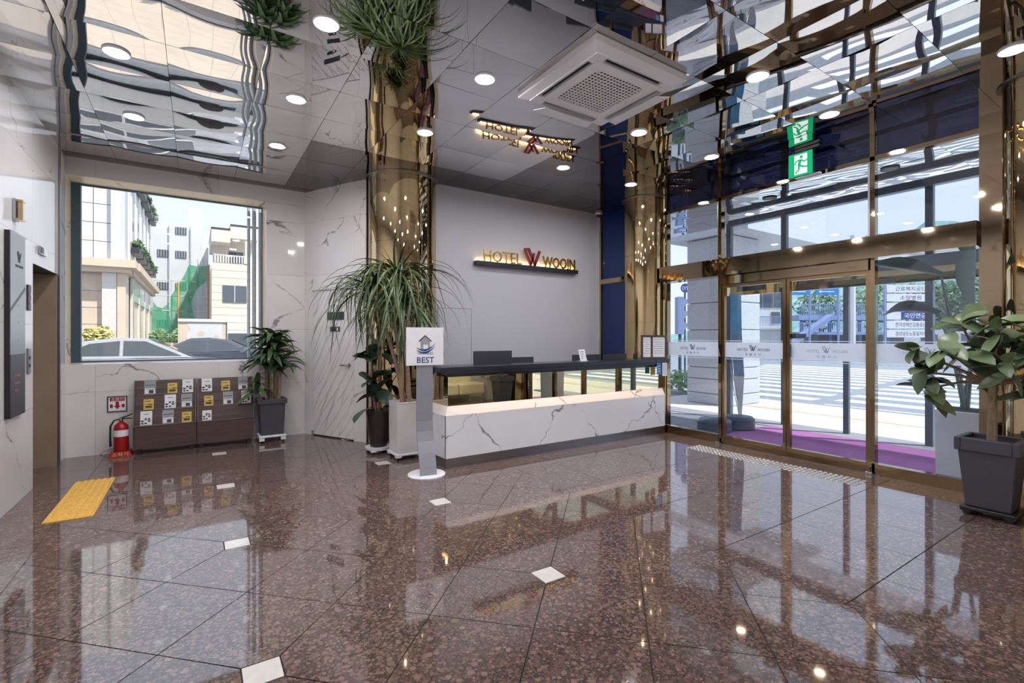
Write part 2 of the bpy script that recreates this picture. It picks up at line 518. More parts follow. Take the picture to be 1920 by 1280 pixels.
# ------------------------------------------------------------------ ceiling of polished panels
ceil = struct('ceiling')
MB().box(-1.75, 5.9, -0.75, 7.62, H + 0.03, H + 0.12).build('slab', M['grout'], ceil)
PS = 0.6055
def pillow(seed, mat):
    rnd = random.Random(seed)
    n = 8; mb = MB(); h_ = PS / 2 - 0.0016
    s = rnd.uniform(0.0030, 0.0055); tx, ty = rnd.uniform(-.003, .003), rnd.uniform(-.003, .003)
    ph = rnd.uniform(0, 6); w = rnd.uniform(0.0002, 0.0007)
    for i in range(n + 1):
        for j in range(n + 1):
            x, y = -1 + 2 * i / n, -1 + 2 * j / n
            z = -s * (1 - x * x) * (1 - 0.55 * y * y) - s * 0.7 * (1 - y * y) * (1 - 0.4 * x * x) + tx * x * h_ + ty * y * h_ + w * math.sin(3 * x + ph) * math.cos(2.5 * y + ph)
            mb.v.append((x * h_, y * h_, z))
    N = n + 1
    for i in range(n):
        for j in range(n):
            a = i * N + j
            mb.face((a, a + 1, a + N + 1, a + N))
    ring = [i * N for i in range(N)] + [n * N + j for j in range(1, N)] + [i * N + n for i in range(n - 1, -1, -1)] + [j for j in range(n - 1, 0, -1)]
    b = len(mb.v)
    for r_ in ring: mb.v.append((mb.v[r_][0], mb.v[r_][1], 0.02))
    for k in range(len(ring)):
        q = (k + 1) % len(ring)
        mb.face((ring[k], ring[q], b + q, b + k))
    return mb.mesh('panel', mat, True, 40)
pil = [pillow(k, M['mirror']) for k in range(7)]
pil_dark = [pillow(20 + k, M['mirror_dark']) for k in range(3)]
rp = random.Random(3)
gx = [-1.27] + [-0.79 + 0.6058 * k for k in range(11)] + [5.80]
gy = [-0.60] + [0.005 + 0.6052 * k for k in range(13)] + [7.48]
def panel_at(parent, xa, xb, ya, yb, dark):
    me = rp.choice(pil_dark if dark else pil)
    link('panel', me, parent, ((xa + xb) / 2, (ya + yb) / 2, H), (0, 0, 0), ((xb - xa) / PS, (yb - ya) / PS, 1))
for xa, xb in zip(gx, gx[1:]):
    for ya, yb in zip(gy, gy[1:]):
        cx, cy = (xa + xb) / 2, (ya + yb) / 2
        if cx > 3.0 and cy > 6.1: continue
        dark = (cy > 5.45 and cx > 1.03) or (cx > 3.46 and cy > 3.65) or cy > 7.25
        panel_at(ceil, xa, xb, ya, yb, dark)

# ------------------------------------------------------------------ walls
def rect_minus(r, o):
    x0, x1, z0, z1 = r; a0, a1, b0, b1 = o
    if x1 <= a0 or x0 >= a1 or z1 <= b0 or z0 >= b1: return [r]
    out = []
    if z0 < b0: out.append((x0, x1, z0, b0))
    if z1 > b1: out.append((x0, x1, b1, z1))
    c0, c1 = max(z0, b0), min(z1, b1)
    if x0 < a0: out.append((x0, a0, c0, c1))
    if x1 > a1: out.append((a1, x1, c0, c1))
    return out
def wall(name, loc, rz, length, us, holes=(), mat='marble', zs=(0, 0.752, 1.516, 2.28, 3.04, H), thick=0.12):
    root = struct(name, loc, rz)
    rs = [(0, length, 0, H)]
    for h_ in holes: rs = [q for r in rs for q in rect_minus(r, h_)]
    mb = MB()
    for x0, x1, z0, z1 in rs: mb.box(x0, x1, 0.004, thick, z0, z1)
    mb.build('backing', M['grout'], root)
    for a, b in zip(us, us[1:]):
        for c_, d_ in zip(zs, zs[1:]):
            rr = [(a, b, c_, d_)]
            for h_ in holes: rr = [q for r in rr for q in rect_minus(r, h_)]
            for x0, x1, z0, z1 in rr:
                if x1 - x0 < 0.004 or z1 - z0 < 0.004: continue
                w_, k_ = (x1 - x0) / 2 - 0.001, (z1 - z0) / 2 - 0.001
                MB().box(-w_, w_, -0.006, 0.004, -k_, k_).build('panel', M[mat], root, loc=((x0 + x1) / 2, 0, (z0 + z1) / 2))
    return root

WIN = (0.01, 2.085, 1.08, 3.29)
wall('wall_far', (-1.27, 7.48, 0), 0, 2.60, (0, 0.27, 1.52, 2.60), [WIN])
wall('wall_left', (-1.27, -0.6, 0), R(90), 8.08, (0, 0.75, 2.25, 3.75, 5.25, 6.75, 7.73, 8.08), [(6.75, 7.73, 0, 2.085)], thick=0.3)
A, B = Vector((1.313, 7.49)), Vector((1.884, 6.377))
dl = (B - A).length
wd = wall('wall_diagonal', (A.x, A.y, 0), math.atan2(B.y - A.y, B.x - A.x), dl, (0, 0.2, 1.02, dl), [(0.2, 1.02, 0, 2.06)])
wall('wall_rear', (5.9, -0.6, 0), PI, 7.2, (0, 1.2, 2.4, 3.6, 4.8, 6.0, 7.2))
wall('wall_right', (5.84, 0.52, 0), R(-90), 1.12, (0, 1.12))
ws_ = struct('leak_filler')
MB().box(1.98, 2.62, 6.5, 7.6, 0, H).build('backing', M['grout'], ws_)  # unseen filler added behind the column to stop daylight leaking in
wdk = struct('wall_desk', (2.6, 6.05, 0))
MB().box(0, 2.96, 0, 0.15, 0, H).build('wall_sheet', M['wallpaper'], wdk)
MB().box(2.962, 3.162, -0.001, 0.15, 0, H).build('wall_sheet', M['wallpaper'], wdk)
hd = MB(); x0, x1, zt = 0.16, 0.68, 1.80
hd.box(x0, x1, -0.004, 0, 0.0, zt)
hd.build('hidden_door_panel', M['wallpaper'], wdk)
hj = MB(); hj.box(x0 - .004, x0, -0.005, 0, 0, zt + .004).box(x1, x1 + .004, -0.005, 0, 0, zt + .004).box(x0, x1, -0.005, 0, zt, zt + .004)
hj.build('panel_joint', M['grout'], wdk)

# left window: reveals, frame, pane, sill
w1 = struct('window_1', (0, 7.48, 0))
xa, xb, za, zb = -1.26, 0.815, 1.08, 3.29
xc, xd, zc, zd, dy = -1.235, 0.785, 1.10, 3.235, 0.14
f_ = [(xa, 0, za), (xb, 0, za), (xb, 0, zb), (xa, 0, zb)]; g_ = [(xc, dy, zc), (xd, dy, zc), (xd, dy, zd), (xc, dy, zd)]
def thick_quad(a, b, c, d, off):
    off = Vector(off); q = [Vector(p) for p in (a, b, c, d)]
    return MB().hexa([*q, *[p + off for p in q]])
thick_quad(f_[0], f_[1], g_[1], g_[0], (0, 0, -0.03)).build('window_sill', M['inlay'], w1)
thick_quad(f_[3], f_[2], g_[2], g_[3], (0, 0, 0.03)).build('reveal', M['lit_reveal'], w1)
thick_quad(f_[1], f_[2], g_[2], g_[1], (0.03, 0, 0)).build('reveal', M['lit_reveal'], w1)
thick_quad(f_[0], f_[3], g_[3], g_[0], (-0.03, 0, 0)).build('reveal', M['lit_reveal'], w1)
MB().box(xc, xc + 0.085, dy - 0.02, dy + 0.05, zc, zd).build('window_frame', M['frame_window'], w1)
MB().box(xc + .085, xd - .014, dy, dy + 0.04, zd - 0.018, zd).build('window_frame', M['frame_window'], w1)
MB().box(xd - 0.014, xd, dy, dy + 0.04, zc, zd).build('window_frame', M['frame_window'], w1)
MB().box(xc + .085, xd - .014, dy, dy + 0.04, zc, zc + 0.014).build('window_frame', M['frame_window'], w1)
MB().box(xc + .08, xd - 0.01, dy + 0.015, dy + 0.025, zc + .01, zd - .01).build('pane', M['glass'], w1)

# elevator niche in the left wall
d1 = struct('door_1', (-1.27, 6.64, 0))
MB().box(-0.42, -0.002, 0.45, 0.56, 0, 2.083).build('door_jamb', M['elevator_steel'], d1)
MB().box(-0.42, -0.002, -0.52, -0.48, 0, 2.083).build('door_jamb', M['elevator_steel'], d1)
MB().box(-0.42, -0.006, -0.49, 0.49, 2.086, 2.12).build('door_head', M['elevator_steel'], d1)
MB().box(-0.44, -0.40, -0.49, -0.003, 0, 2.085).build('door_leaf', M['elevator_steel'], d1)
MB().box(-0.44, -0.40, 0.003, 0.448, 0, 2.083).build('door_leaf', M['elevator_steel'], d1)
t1 = struct('trim_1', (-1.27, 7.15, 0))
MB().box(-0.002, 0.02, -0.03, 0.02, 0, H - 0.01).build('corner_strip', M['steel'], t1)

# staff door in the diagonal wall
d2 = struct('door_2', (A.x, A.y, 0), math.atan2(B.y - A.y, B.x - A.x))
MB().box(0.205, 1.015, -0.004, 0.05, 0.018, 2.055).build('door_leaf', M['marble_door'], d2)
MB().box(0.19, 1.03, 0.055, 0.12, 0, 2.07).build('door_light_stop', M['grout'], d2)  # added behind the leaf to block outside light at the gap
dh = MB(); dh.lathe([(0.026, 0), (0.026, 0.012), (0.012, 0.014), (0.012, 0.045)], 16)
for i in range(len(dh.v)): x, y, z = dh.v[i]; dh.v[i] = (0.94 + x, -z - .004, 1.02 + y)
dh.tube([(0.945, -0.05, 1.02), (0.88, -0.055, 1.02), (0.80, -0.048, 1.018)], [0.012, 0.010, 0.008], 8)
dh.build('door_handle', M['chrome'], d2, True)
MB().box(0.18, 1.02, -0.012, -0.006, 2.055, 2.068).build('door_head', M['steel'], d2)
pl = MB().box(0.50, 0.83, -0.012, -0.004, 1.64, 1.75).build('door_plate', M['dark'], d2)
pl2 = MB().box(0.56, 0.75, -0.012, -0.004, 1.48, 1.545).build('door_plate', M['dark'], d2)
MB().box(0.69, 0.72, -0.0135, -0.012, 1.49, 1.53).build('plate_mark', M['paper'], pl2)
hn = MB(); hn.tube([(0.19, -0.012, 0.0), (0.19, -0.012, 0.07)], 0.014, 10); hn.build('floor_hinge', M['chrome'], d2, True)

# ------------------------------------------------------------------ gold columns
def column(x, y, r, label):
    c = thing('gold_column', label, 'column', (x, y, 0), 0, 'gold mirror columns')
    zz = [0.0, 0.62, 1.62, 2.62, H]
    for a, b in zip(zz, zz[1:]):
        mb = MB()
        n = 72
        for k in range(9):
            z = a + 0.001 + (b - a - 0.002) * k / 8
            for i in range(n):
                th = 2 * PI * i / n
                rr = r + 0.0009 * math.sin(3 * th + 2 * z) + 0.0007 * math.sin(7 * th - 3.1 * z)
                mb.v.append((rr * math.cos(th), rr * math.sin(th), z))
        for k in range(8):
            for i in range(n):
                j = (i + 1) % n
                mb.face((k * n + i, k * n + j, (k + 1) * n + j, (k + 1) * n + i))
        mb.build('sheet', M['gold'], c, True, angle=60)
    MB().lathe([(r - 0.01, 0), (r - 0.01, H)], 48).build('core', M['grout'], c)
    MB().lathe([(r + 0.002, H - 0.014), (r + 0.036, H - 0.014), (r + 0.036, H - 0.004), (r + 0.002, H - 0.004)], 64, caps=False).build('ceiling_ring', M['steel'], c, True)
    return c
column(2.32, 6.20, 0.445, 'wide gold mirror column left of the reception desk behind tall grassy plant')
column(5.78, 5.04, 0.325, 'gold mirror column at the far end of the reception desk beside the entrance')
column(5.80, 0.79, 0.34, 'gold mirror column at right edge of view beside potted rubber plant')

# ------------------------------------------------------------------ glazed entrance
E0 = struct('window_2', (5.8, 0, 0))
Yp = [4.60, 3.785, 2.075, 1.27]
def gbox(name, mat, *b, parent=E0, bevel=0): return MB().box(*b).build(name, M[mat], parent, bevel=bevel)
gbox('bottom_rail', 'gold_dull', -0.03, 0.06, 3.80, 4.70, 0, 0.11)
gbox('bottom_rail', 'gold_dull', -0.03, 0.06, 2.09, 3.79, 0, 0.07)
gbox('bottom_rail', 'gold_dull', -0.03, 0.06, 1.10, 2.08, 0, 0.11)
gbox('floor_trim', 'steel', -0.05, -0.031, 2.0, 3.80, 0, 0.008)
for y in (4.655, 3.785, 2.075):
    gbox('post', 'bronze', -0.03, 0.05, y - 0.022, y + 0.022, 0, H)
    gbox('post_fin', 'steel', -0.01, 0.04, y + 0.024, y + 0.045, 2.43, 3.20) if y < 4 else None
gbox('jamb_panel', 'bronze', -0.05, 0.06, 1.10, 1.27, 0.0, H)
gbox('header', 'bronze', -0.12, 0.10, 1.27, 4.70, 2.20, 2.42)
gbox('door_header', 'bronze', -0.06, 0.06, 2.10, 3.76, 2.09, 2.20)
gbox('top_rail', 'bronze', -0.03, 0.04, 1.27, 4.72, 3.20, 3.245)
for ya, yb in ((1.275, 2.05), (2.10, 3.76), (3.81, 4.63)):
    gbox('pane', 'glass_cool', 0.0, 0.01, ya, yb, 2.42, 3.20)
    gbox('upper_pane', 'navyfilm', 0.0, 0.01, ya, yb, 3.245, H)
for ya, yb in ((1.275, 2.05), (3.81, 4.63)):
    gbox('pane', 'glass_cool', 0.0, 0.01, ya, yb, 0.11, 2.20)
def bandfilm(parent, ya, yb, x=-0.002):
    gbox('frosted_band', 'film', x - .001, x, ya, yb, 1.14, 1.335, parent=parent)
    for z in (1.115, 1.35):
        gbox('frosted_line', 'film', x - .001, x, ya, yb, z, z + 0.008, parent=parent)
bandfilm(E0, 1.275, 2.05); bandfilm(E0, 3.81, 4.63)
def emblem(mb, s, d, M_):      # the folded W mark, s = height
    def stroke(a, b, w):
        a, b = Vector(a) * s, Vector(b) * s; n = Vector((-(b - a).y, (b - a).x)).normalized() * w * s / 2
        p = [a - n, b - n, b + n, a + n]
        ar = sum(p[i].x * p[(i + 1) % 4].y - p[(i + 1) % 4].x * p[i].y for i in range(4))
        if ar < 0: p.reverse()
        mb.prism([tuple(q) for q in p], 0, d, M_)
    stroke((-0.52, 0.86), (-0.14, 0.0), 0.15)
    stroke((-0.26, 0.93), (0.16, 0.0), 0.15)
    stroke((0.10, 0.72), (-0.14, 0.06), 0.13)
    stroke((0.50, 0.88), (0.12, 0.0), 0.15)
    stroke((-0.58, 0.90), (-0.20, 0.95), 0.10)
    return mb
def glass_logo(parent, y, mat, x=-0.0045, w=0.42):
    s = w / 0.42
    rot = (R(90), 0, R(-90))      # reads from inside, facing -X
    text('HOTEL', 0.05 * s, mat, parent, (x, y + 0.135 * s, 1.245), rot, 0.0006, width=0.14 * s)
    text('WOOIN', 0.05 * s, mat, parent, (x, y - 0.135 * s, 1.245), rot, 0.0006, width=0.15 * s)
    MM = Matrix.Translation((x, y, 1.228)) @ Matrix.Rotation(R(-90), 4, 'Z') @ Matrix.Rotation(R(90), 4, 'X')
    emblem(MB(), 0.075 * s, 0.0006, MM).build('emblem', mat, parent)
    text('호  텔  우  인', 0.034 * s, mat, parent, (x, y, 1.185), rot, 0.0006, width=0.2 * s)
M['ink'] = plain('dark grey ink', (92, 100, 112), 0.5)
M['ink_pale'] = plain('pale grey ink', (168, 180, 196), 0.5)
glass_logo(E0, 4.22, M['ink']); glass_logo(E0, 1.62, M['ink_pale'])

d3 = struct('door_3', (5.8, 0, 0))
for k, (ya, yb) in enumerate(((2.10, 2.93), (2.94, 3.76))):
    gbox('stile', 'gold_dull', -0.02, 0.03, ya, ya + 0.035, 0.075, 2.09, parent=d3)
    gbox('stile', 'gold_dull', -0.02, 0.03, yb - 0.035, yb, 0.075, 2.09, parent=d3)
    gbox('rail', 'gold_dull', -0.02, 0.03, ya + .036, yb - .036, 0.075, 0.11, parent=d3)
    gbox('rail', 'gold_dull', -0.02, 0.03, ya + .036, yb - .036, 2.05, 2.09, parent=d3)
    gbox('pane', 'glass_cool', 0.0, 0.01, ya + 0.036, yb - 0.036, 0.11, 2.05, parent=d3)
    bandfilm(d3, ya + 0.036, yb - 0.036)
    glass_logo(d3, (ya + yb) / 2, M['ink_pale'] if k == 0 else M['ink'])
gbox('door_handle', 'dark', -0.045, -0.021, 2.875, 2.895, 1.17, 1.32, parent=d3, bevel=0.004)
gbox('lock_box', 'dark', 0.035, 0.06, 2.75, 2.90, 1.385, 1.44, parent=d3)
for y in (3.79, 2.09):
    gbox('floor_guide', 'chrome', -0.08, -0.04, y - 0.03, y + 0.03, 0.0, 0.03, parent=d3, bevel=0.004)

# blue glazing behind the desk
w3 = struct('window_3', (5.8, 0, 0))
gbox('pane', 'blue', 0.0, 0.012, 5.37, 6.0, 0.0, 2.30, parent=w3)
gbox('pane', 'blue', 0.0, 0.012, 5.37, 6.0, 2.38, H, parent=w3)
gbox('transom_bar', 'gold', -0.04, 0.03, 5.34, 6.0, 2.30, 2.38, parent=w3)
gbox('post', 'gold', -0.04, 0.02, 6.0, 6.045, 0.0, H, parent=w3)

# ------------------------------------------------------------------ downlights
dl_mesh_rim = MB().lathe([(0.064, -0.008), (0.080, -0.012), (0.086, -0.004), (0.086, 0.012), (0.064, 0.012)], 32, caps=False).mesh('rim', M['white'], True)
dl_mesh_lens = MB().lathe([(0.065, -0.0055), (0.065, 0.006)], 32).mesh('diffuser', M['lamp'])
spots = [(0.724, 3.351, 'upper left, near the leafy reflections by the top edge'), (-0.49, 4.535, 'second from left wall, over yellow mat'), (-0.493, 5.763, 'closest to the elevator'),
         (0.731, 4.558, 'between window and gold column, middle one of its row'), (0.739, 5.781, 'closest to the corner plant'), (1.95, 4.578, 'right before the wide gold column'),
         (1.949, 3.363, 'just left of the air conditioner'), (3.773, 3.379, 'just right of the air conditioner'), (3.772, 4.588, 'above the reception counter'),
         (4.965, 4.589, 'before the far gold column'), (3.755, 2.13, 'in bright reflections right of air conditioner'), (4.958, 2.125, 'near exit sign, nearer the camera'),
         (4.985, 3.375, 'left of exit sign, before the entrance glass'), (4.959, 0.912, 'at right edge beside the gold column'),
         (-0.49, 3.35, 'behind view, by left wall'), (0.73, 2.13, 'behind view, second row'), (1.95, 2.13, 'behind view, third row'), (0.73, 0.91, 'above the camera'), (3.77, 0.91, 'behind view, above sofa'), (-0.49, 2.13, 'behind view, left side')]
for x, y, lab in spots:
    t_ = thing('downlight', 'round white recessed downlight ' + lab, 'ceiling light', (x, y, H - 0.008), 0, 'ceiling downlights')
    link('rim', dl_mesh_rim, t_); link('diffuser', dl_mesh_lens, t_)

# ------------------------------------------------------------------ ceiling air conditioner
ac = thing('ceiling_air_conditioner', 'white square cassette air conditioner set in the mirrored ceiling', 'air conditioner', (2.785, 2.92, 3.42))
m_ = MB(); a = 0.485; b_ = 0.415
for (p, q) in (((-a, -a), (a, -a)), ((a, -a), (a, a)), ((a, a), (-a, a)), ((-a, a), (-a, -a))):
    k = b_ / a
    m_.hexa([(p[0], p[1], 0.022), (q[0], q[1], 0.022), (q[0] * k, q[1] * k, 0.0), (p[0] * k, p[1] * k, 0.0),
             (p[0], p[1], 0.075), (q[0], q[1], 0.075), (q[0] * k, q[1] * k, 0.075), (p[0] * k, p[1] * k, 0.075)])
m_.build('body', M['paper'], ac)
ip = MB(); g = 0.255; s0, s1 = 0.345, 0.405; sl = 0.30       # grille half size, slot from s0 to s1, slot half length
def rnd_rect(h_, r, n=5):
    return [(sx * (h_ - r) + r * math.cos(t0 + PI / 2 * i / n), sy * (h_ - r) + r * math.sin(t0 + PI / 2 * i / n)) for sx, sy, t0 in ((1, 1, 0), (-1, 1, PI / 2), (-1, -1, PI), (1, -1, 3 * PI / 2)) for i in range(n + 1)]
inner, outer = rnd_rect(g, 0.05), rnd_rect(s0, 0.02)
n_ = len(inner)
for z in (-0.010, 0.02):
    ip.v += [(x, y, z) for x, y in inner] + [(x, y, z) for x, y in outer]
for i in range(n_):
    j = (i + 1) % n_
    ip.face((i, n_ + i, n_ + j, j)[::-1]); ip.face((i, j, 2 * n_ + j, 2 * n_ + i)[::-1]); ip.face((n_ + i, 3 * n_ + i, 3 * n_ + j, n_ + j))
for k in range(4):
    c4, s4 = (1, 0, -1, 0)[k], (0, 1, 0, -1)[k]
    def rb(x0, x1, y0, y1):
        P = [(x0 * c4 - y0 * s4, x0 * s4 + y0 * c4), (x1 * c4 - y1 * s4, x1 * s4 + y1 * c4)]
        ip.box(P[0][0], P[1][0], P[0][1], P[1][1], -0.009, 0.03)
    rb(-s1 - .009, -sl, -s1 - .009, -s0); rb(sl, s0, -s1 - .009, -s0); rb(-sl, sl, -s1 - .009, -s1)
ip.build('inner_panel', M['paper'], ac)
gr = MB(); NG = 15
for k in range(NG + 1):
    x = -g + 2 * g * k / NG
    gr.box(x - 0.0042, x + 0.0042, -g, g, -0.006, 0.000)
    gr.box(-g, g, x - 0.0062, x + 0.0062, -0.0055, 0.0005)
go = gr.build('grille', M['paper'], ac); go['label'] = 'white square lattice air grille'
MB().box(-s1, s1, -s1, s1, 0.036, 0.05).build('inside', M['black'], ac)
for k in (0, 3):
    for q in range(2):
        lv = MB().box(-sl + .01, sl - .01, -s1 + .012 + .022 * q, -s1 + .016 + .022 * q, -0.004, 0.028)
        lv.build('louver', M['white'] if q == 0 else M['dark'], ac, rot=(0, 0, k * PI / 2))
for ang in (PI, PI / 2):
    fl = MB().hexa([(-0.27, -s0 - .03, -0.045), (0.27, -s0 - .03, -0.045), (0.31, -0.50, -0.030), (-0.31, -0.50, -0.030),
                    (-0.27, -s0 - .03, -0.038), (0.27, -s0 - .03, -0.038), (0.31, -0.50, -0.022), (-0.31, -0.50, -0.022)])
    fl.build('flap', M['paper'], ac, rot=(0, 0, ang))

# ------------------------------------------------------------------ exit sign
ex = thing('exit_sign', 'green lit running man exit sign hanging before the entrance glass', 'exit sign', (5.60, 2.69, 3.19))
MB().box(0, 0.05, -0.125, 0.125, 0.0, 0.255).build('case', M['dark'], ex)
MB().box(-0.006, 0.0, -0.125, 0.125, 0.0, 0.255).build('lit_face', M['emit_green'], ex)
MB().box(-0.007, -0.006, -0.072, 0.062, 0.02, 0.235).build('lit_panel', M['emit_white'], ex)
rm = MB()
MX = Matrix.Translation((-0.0085, 0, 0)) @ Matrix.Rotation(R(-90), 4, 'Z') @ Matrix.Rotation(R(90), 4, 'X')
def limb(p, q, w):
    p, q = Vector(p), Vector(q); n = Vector((-(q - p).y, (q - p).x)).normalized() * w / 2
    P = [p - n, q - n, q + n, p + n]
    rm.prism([tuple(z) for z in P], 0, 0.001, MX)
cpt = [(0.012 + 0.017 * math.cos(i * PI / 5), 0.205 + 0.017 * math.sin(i * PI / 5)) for i in range(10)]
rm.prism(cpt, 0, 0.001, MX)
limb((0.005, 0.18), (-0.012, 0.115), 0.030); limb((0.005, 0.175), (0.05, 0.145), 0.015); limb((0.05, 0.145), (0.072, 0.165), 0.013)
limb((-0.0, 0.175), (-0.045, 0.165), 0.015); limb((-0.045, 0.165), (-0.055, 0.13), 0.013)
limb((-0.01, 0.118), (0.04, 0.09), 0.020); limb((0.04, 0.09), (0.085, 0.085), 0.016)
limb((-0.014, 0.118), (-0.012, 0.07), 0.020); limb((-0.012, 0.07), (-0.05, 0.035), 0.016)
rm.build('running_figure', M['emit_green'], ex)
MB().box(0.0, 0.10, -0.19, 0.06, 0.27, 0.30).build('bracket', M['steel'], ex)
MB().box(0.02, 0.03, -0.05, 0.0, 0.255, 0.30).build('hanger', M['steel'], ex)
MB().box(0.01, 0.06, -0.19, 0.06, -0.02, -0.001).build('bottom_tray', M['steel'], ex)

# ------------------------------------------------------------------ reception desk
dk = thing('reception_desk', 'white marble reception desk with bronze mirror band and navy top', 'reception desk', (2.206, 4.645, 0))
L = 3.55
fr = MB()
fr.hexa([(0.006, 0, 0.105), (L, 0, 0.105), (L, 0.10, 0.105), (0.006, 0.10, 0.105), (0.006, 0, 0.56), (L, 0, 0.56), (L, 0.10, 0.56), (0.006, 0.10, 0.56)])
fr.build('front_panel', M['marble_desk'], dk)
MB().hexa([(0.0, 0.0, 0.561), (L, 0.0, 0.561), (L, 0.10, 0.561), (0.0, 0.10, 0.561), (0.055, 0.055, 0.655), (L, 0.055, 0.655), (L, 0.10, 0.655), (0.055, 0.10, 0.655)]).build('ledge', M['marble_desk'], dk)
MB().box(0.0, 0.10, 0.105, 0.62, 0.105, 0.56).build('side_panel', M['marble_desk'], dk)
MB().hexa([(0.0, 0.10, 0.561), (0.10, 0.10, 0.561), (0.10, 0.62, 0.561), (0.0, 0.62, 0.561), (0.055, 0.10, 0.655), (0.10, 0.10, 0.655), (0.10, 0.62, 0.655), (0.055, 0.62, 0.655)]).build('ledge', M['marble_desk'], dk)
MB().box(-0.001, 0.007, -0.002, 0.006, 0.105, 0.56).build('corner_strip', M['steel'], dk)
MB().box(0.012, L, 0.012, 0.09, 0, 0.104).build('plinth', M['steel'], dk)
MB().box(0.012, 0.09, 0.092, 0.62, 0, 0.104).build('plinth', M['steel'], dk)
MB().box(0.062, L - 0.02, 0.06, 0.08, 0.656, 1.03).build('mirror_band', M['mirror_desk'], dk)
MB().box(0.062, 0.08, 0.082, 0.62, 0.656, 1.03).build('mirror_band', M['mirror_desk'], dk)
MB().box(L - 0.018, L + 0.02, -0.002, 0.10, 0.0, 1.03).build('end_strip', M['gold_dull'], dk)
tp = [(-0.15, 0.03), (-0.08, -0.045), (L + 0.03, -0.045), (L + 0.03, 0.055), (3.17, 0.055), (3.17, 0.30), (-0.15, 0.30)]
MB().prism(tp, 1.031, 1.085).build('counter_top', M['navy'], dk, bevel=0.006)
MB().box(-0.07, L + 0.02, -0.038, -0.028, 1.008, 1.030).build('top_fascia', M['navy'], dk)
MB().box(0.04, L - 0.03, 0.030, 0.036, 0.972, 1.030).build('baffle', M['navy'], dk)  # added shield, keeps the light strip out of the floor reflection
MB().box(0.07, L - 0.03, 0.040, 0.054, 1.024, 1.030).build('light_strip', M['led'], dk)
MB().box(0.030, 0.036, 0.06, 0.28, 0.972, 1.030).build('baffle', M['navy'], dk)
MB().box(0.040, 0.054, 0.06, 0.28, 1.024, 1.030).build('light_strip', M['led'], dk)
MB().box(0.11, 3.15, 0.16, 0.62, 0.72, 0.75).build('worktop', M['rack_wood'], dk)
MB().box(0.11, 0.135, 0.14, 0.62, 0.0, 0.72).build('inner_panel', M['rack_wood'], dk)
MB().box(3.05, 3.08, 0.14, 0.62, 0.0, 0.72).build('inner_panel', M['rack_wood'], dk)

def monitor(x, y, w, h_, z, label, tilt=0):
    t_ = thing('monitor', label, 'monitor', (x, y, 0.7505), tilt)
    MB().box(-w / 2, w / 2, -0.012, 0.012, z - 0.75 - h_, z - 0.75).build('screen_case', M['dark'], t_, bevel=0.005)
    MB().box(-0.03, 0.03, 0.013, 0.03, 0.012, z - 0.75 - h_ / 2).build('neck', M['dark'], t_)
    MB().box(-0.11, 0.11, -0.06, 0.10, 0, 0.011).build('base', M['dark'], t_, bevel=0.003)
    MB().box(-w / 2 + .01, w / 2 - .01, 0.0125, 0.0135, z - 0.75 - h_ + .012, z - 0.76).build('screen', M['black'], t_)
    text('— —', 0.02, M['grey_print'], t_, (0, -0.0128, z - 0.75 - h_ * 0.3), name='badge') if False else None
monitor(3.06, 5.08, 0.52, 0.33, 1.232, 'dark monitor seen from behind, tallest one on the left of the reception desk', R(-6))
monitor(3.50, 5.10, 0.36, 0.25, 1.145, 'low dark monitor right beside the tallest monitor', R(-4))
monitor(4.62, 5.10, 0.50, 0.26, 1.155, 'low wide dark monitor behind white leaflet stand', R(-4))
monitor(5.14, 5.06, 0.44, 0.26, 1.150, 'low dark monitor next to the framed certificates', R(-4))
lf = thing('leaflet_stand', 'tilted white leaflet stand on the reception counter', 'leaflet stand', (4.30, 4.80, 1.086), R(12))
MB().hexa([(-0.07, 0.0, 0.002), (0.07, 0.0, 0.002), (0.07, 0.006, 0.002), (-0.07, 0.006, 0.002), (-0.07, 0.04, 0.15), (0.07, 0.04, 0.15), (0.07, 0.046, 0.15), (-0.07, 0.046, 0.15)]).build('card', M['paper'], lf)
MB().box(-0.075, 0.075, -0.02, 0.06, 0, 0.002).build('foot', M['white'], lf)
for k in range(4):
    z0 = 0.03 + 0.028 * k
    MB().hexa([(-0.05, z0 * .267 - .001, z0), (0.0 + 0.012 * k, z0 * .267 - .001, z0), (0.0 + 0.012 * k, z0 * .267, z0), (-0.05, z0 * .267, z0),
               (-0.05, (z0 + .012) * .267 - .001, z0 + .012), (0.012 * k, (z0 + .012) * .267 - .001, z0 + .012), (0.012 * k, (z0 + .012) * .267, z0 + .012), (-0.05, (z0 + .012) * .267, z0 + .012)]).build('print_line', M['grey_print'], lf)
cf = thing('certificate_frame', 'dark wooden double frame holding two certificates on counter end', 'picture frame', (5.50, 4.64, 1.0855), R(-14))
w_, h_ = 0.215, 0.345
for b in ((-w_, w_, 0, 0.02, 0, 0.028), (-w_, w_, 0, 0.02, h_ - .028, h_), (-w_, -w_ + .028, 0, 0.02, .029, h_ - .029), (w_ - .028, w_, 0, 0.02, .029, h_ - .029), (-0.055, -0.025, 0, 0.02, .029, h_ - .029)):
    MB().box(*b).build('frame_bar', M['red_dark'] if False else M['rack_wood'], cf)
for x0, x1 in ((-w_ + .028, -0.055), (-0.025, w_ - .028)):
    pg = MB().box(x0, x1, 0.010, 0.016, 0.029, h_ - .029).build('certificate', M['paper'], cf)
    pm = MB()
    for k in range(7):
        z = h_ - 0.07 - 0.032 * k
        pm.box(x0 + 0.02 + 0.01 * (k % 3), x1 - 0.02 - 0.012 * (k % 2), 0.0092, 0.0098, z, z + 0.006)
    pm.build('certificate_print', M['grey_print'], pg)
MB().box(-0.03, 0.03, 0.021, 0.09, 0, 0.01).build('foot', M['rack_wood'], cf)
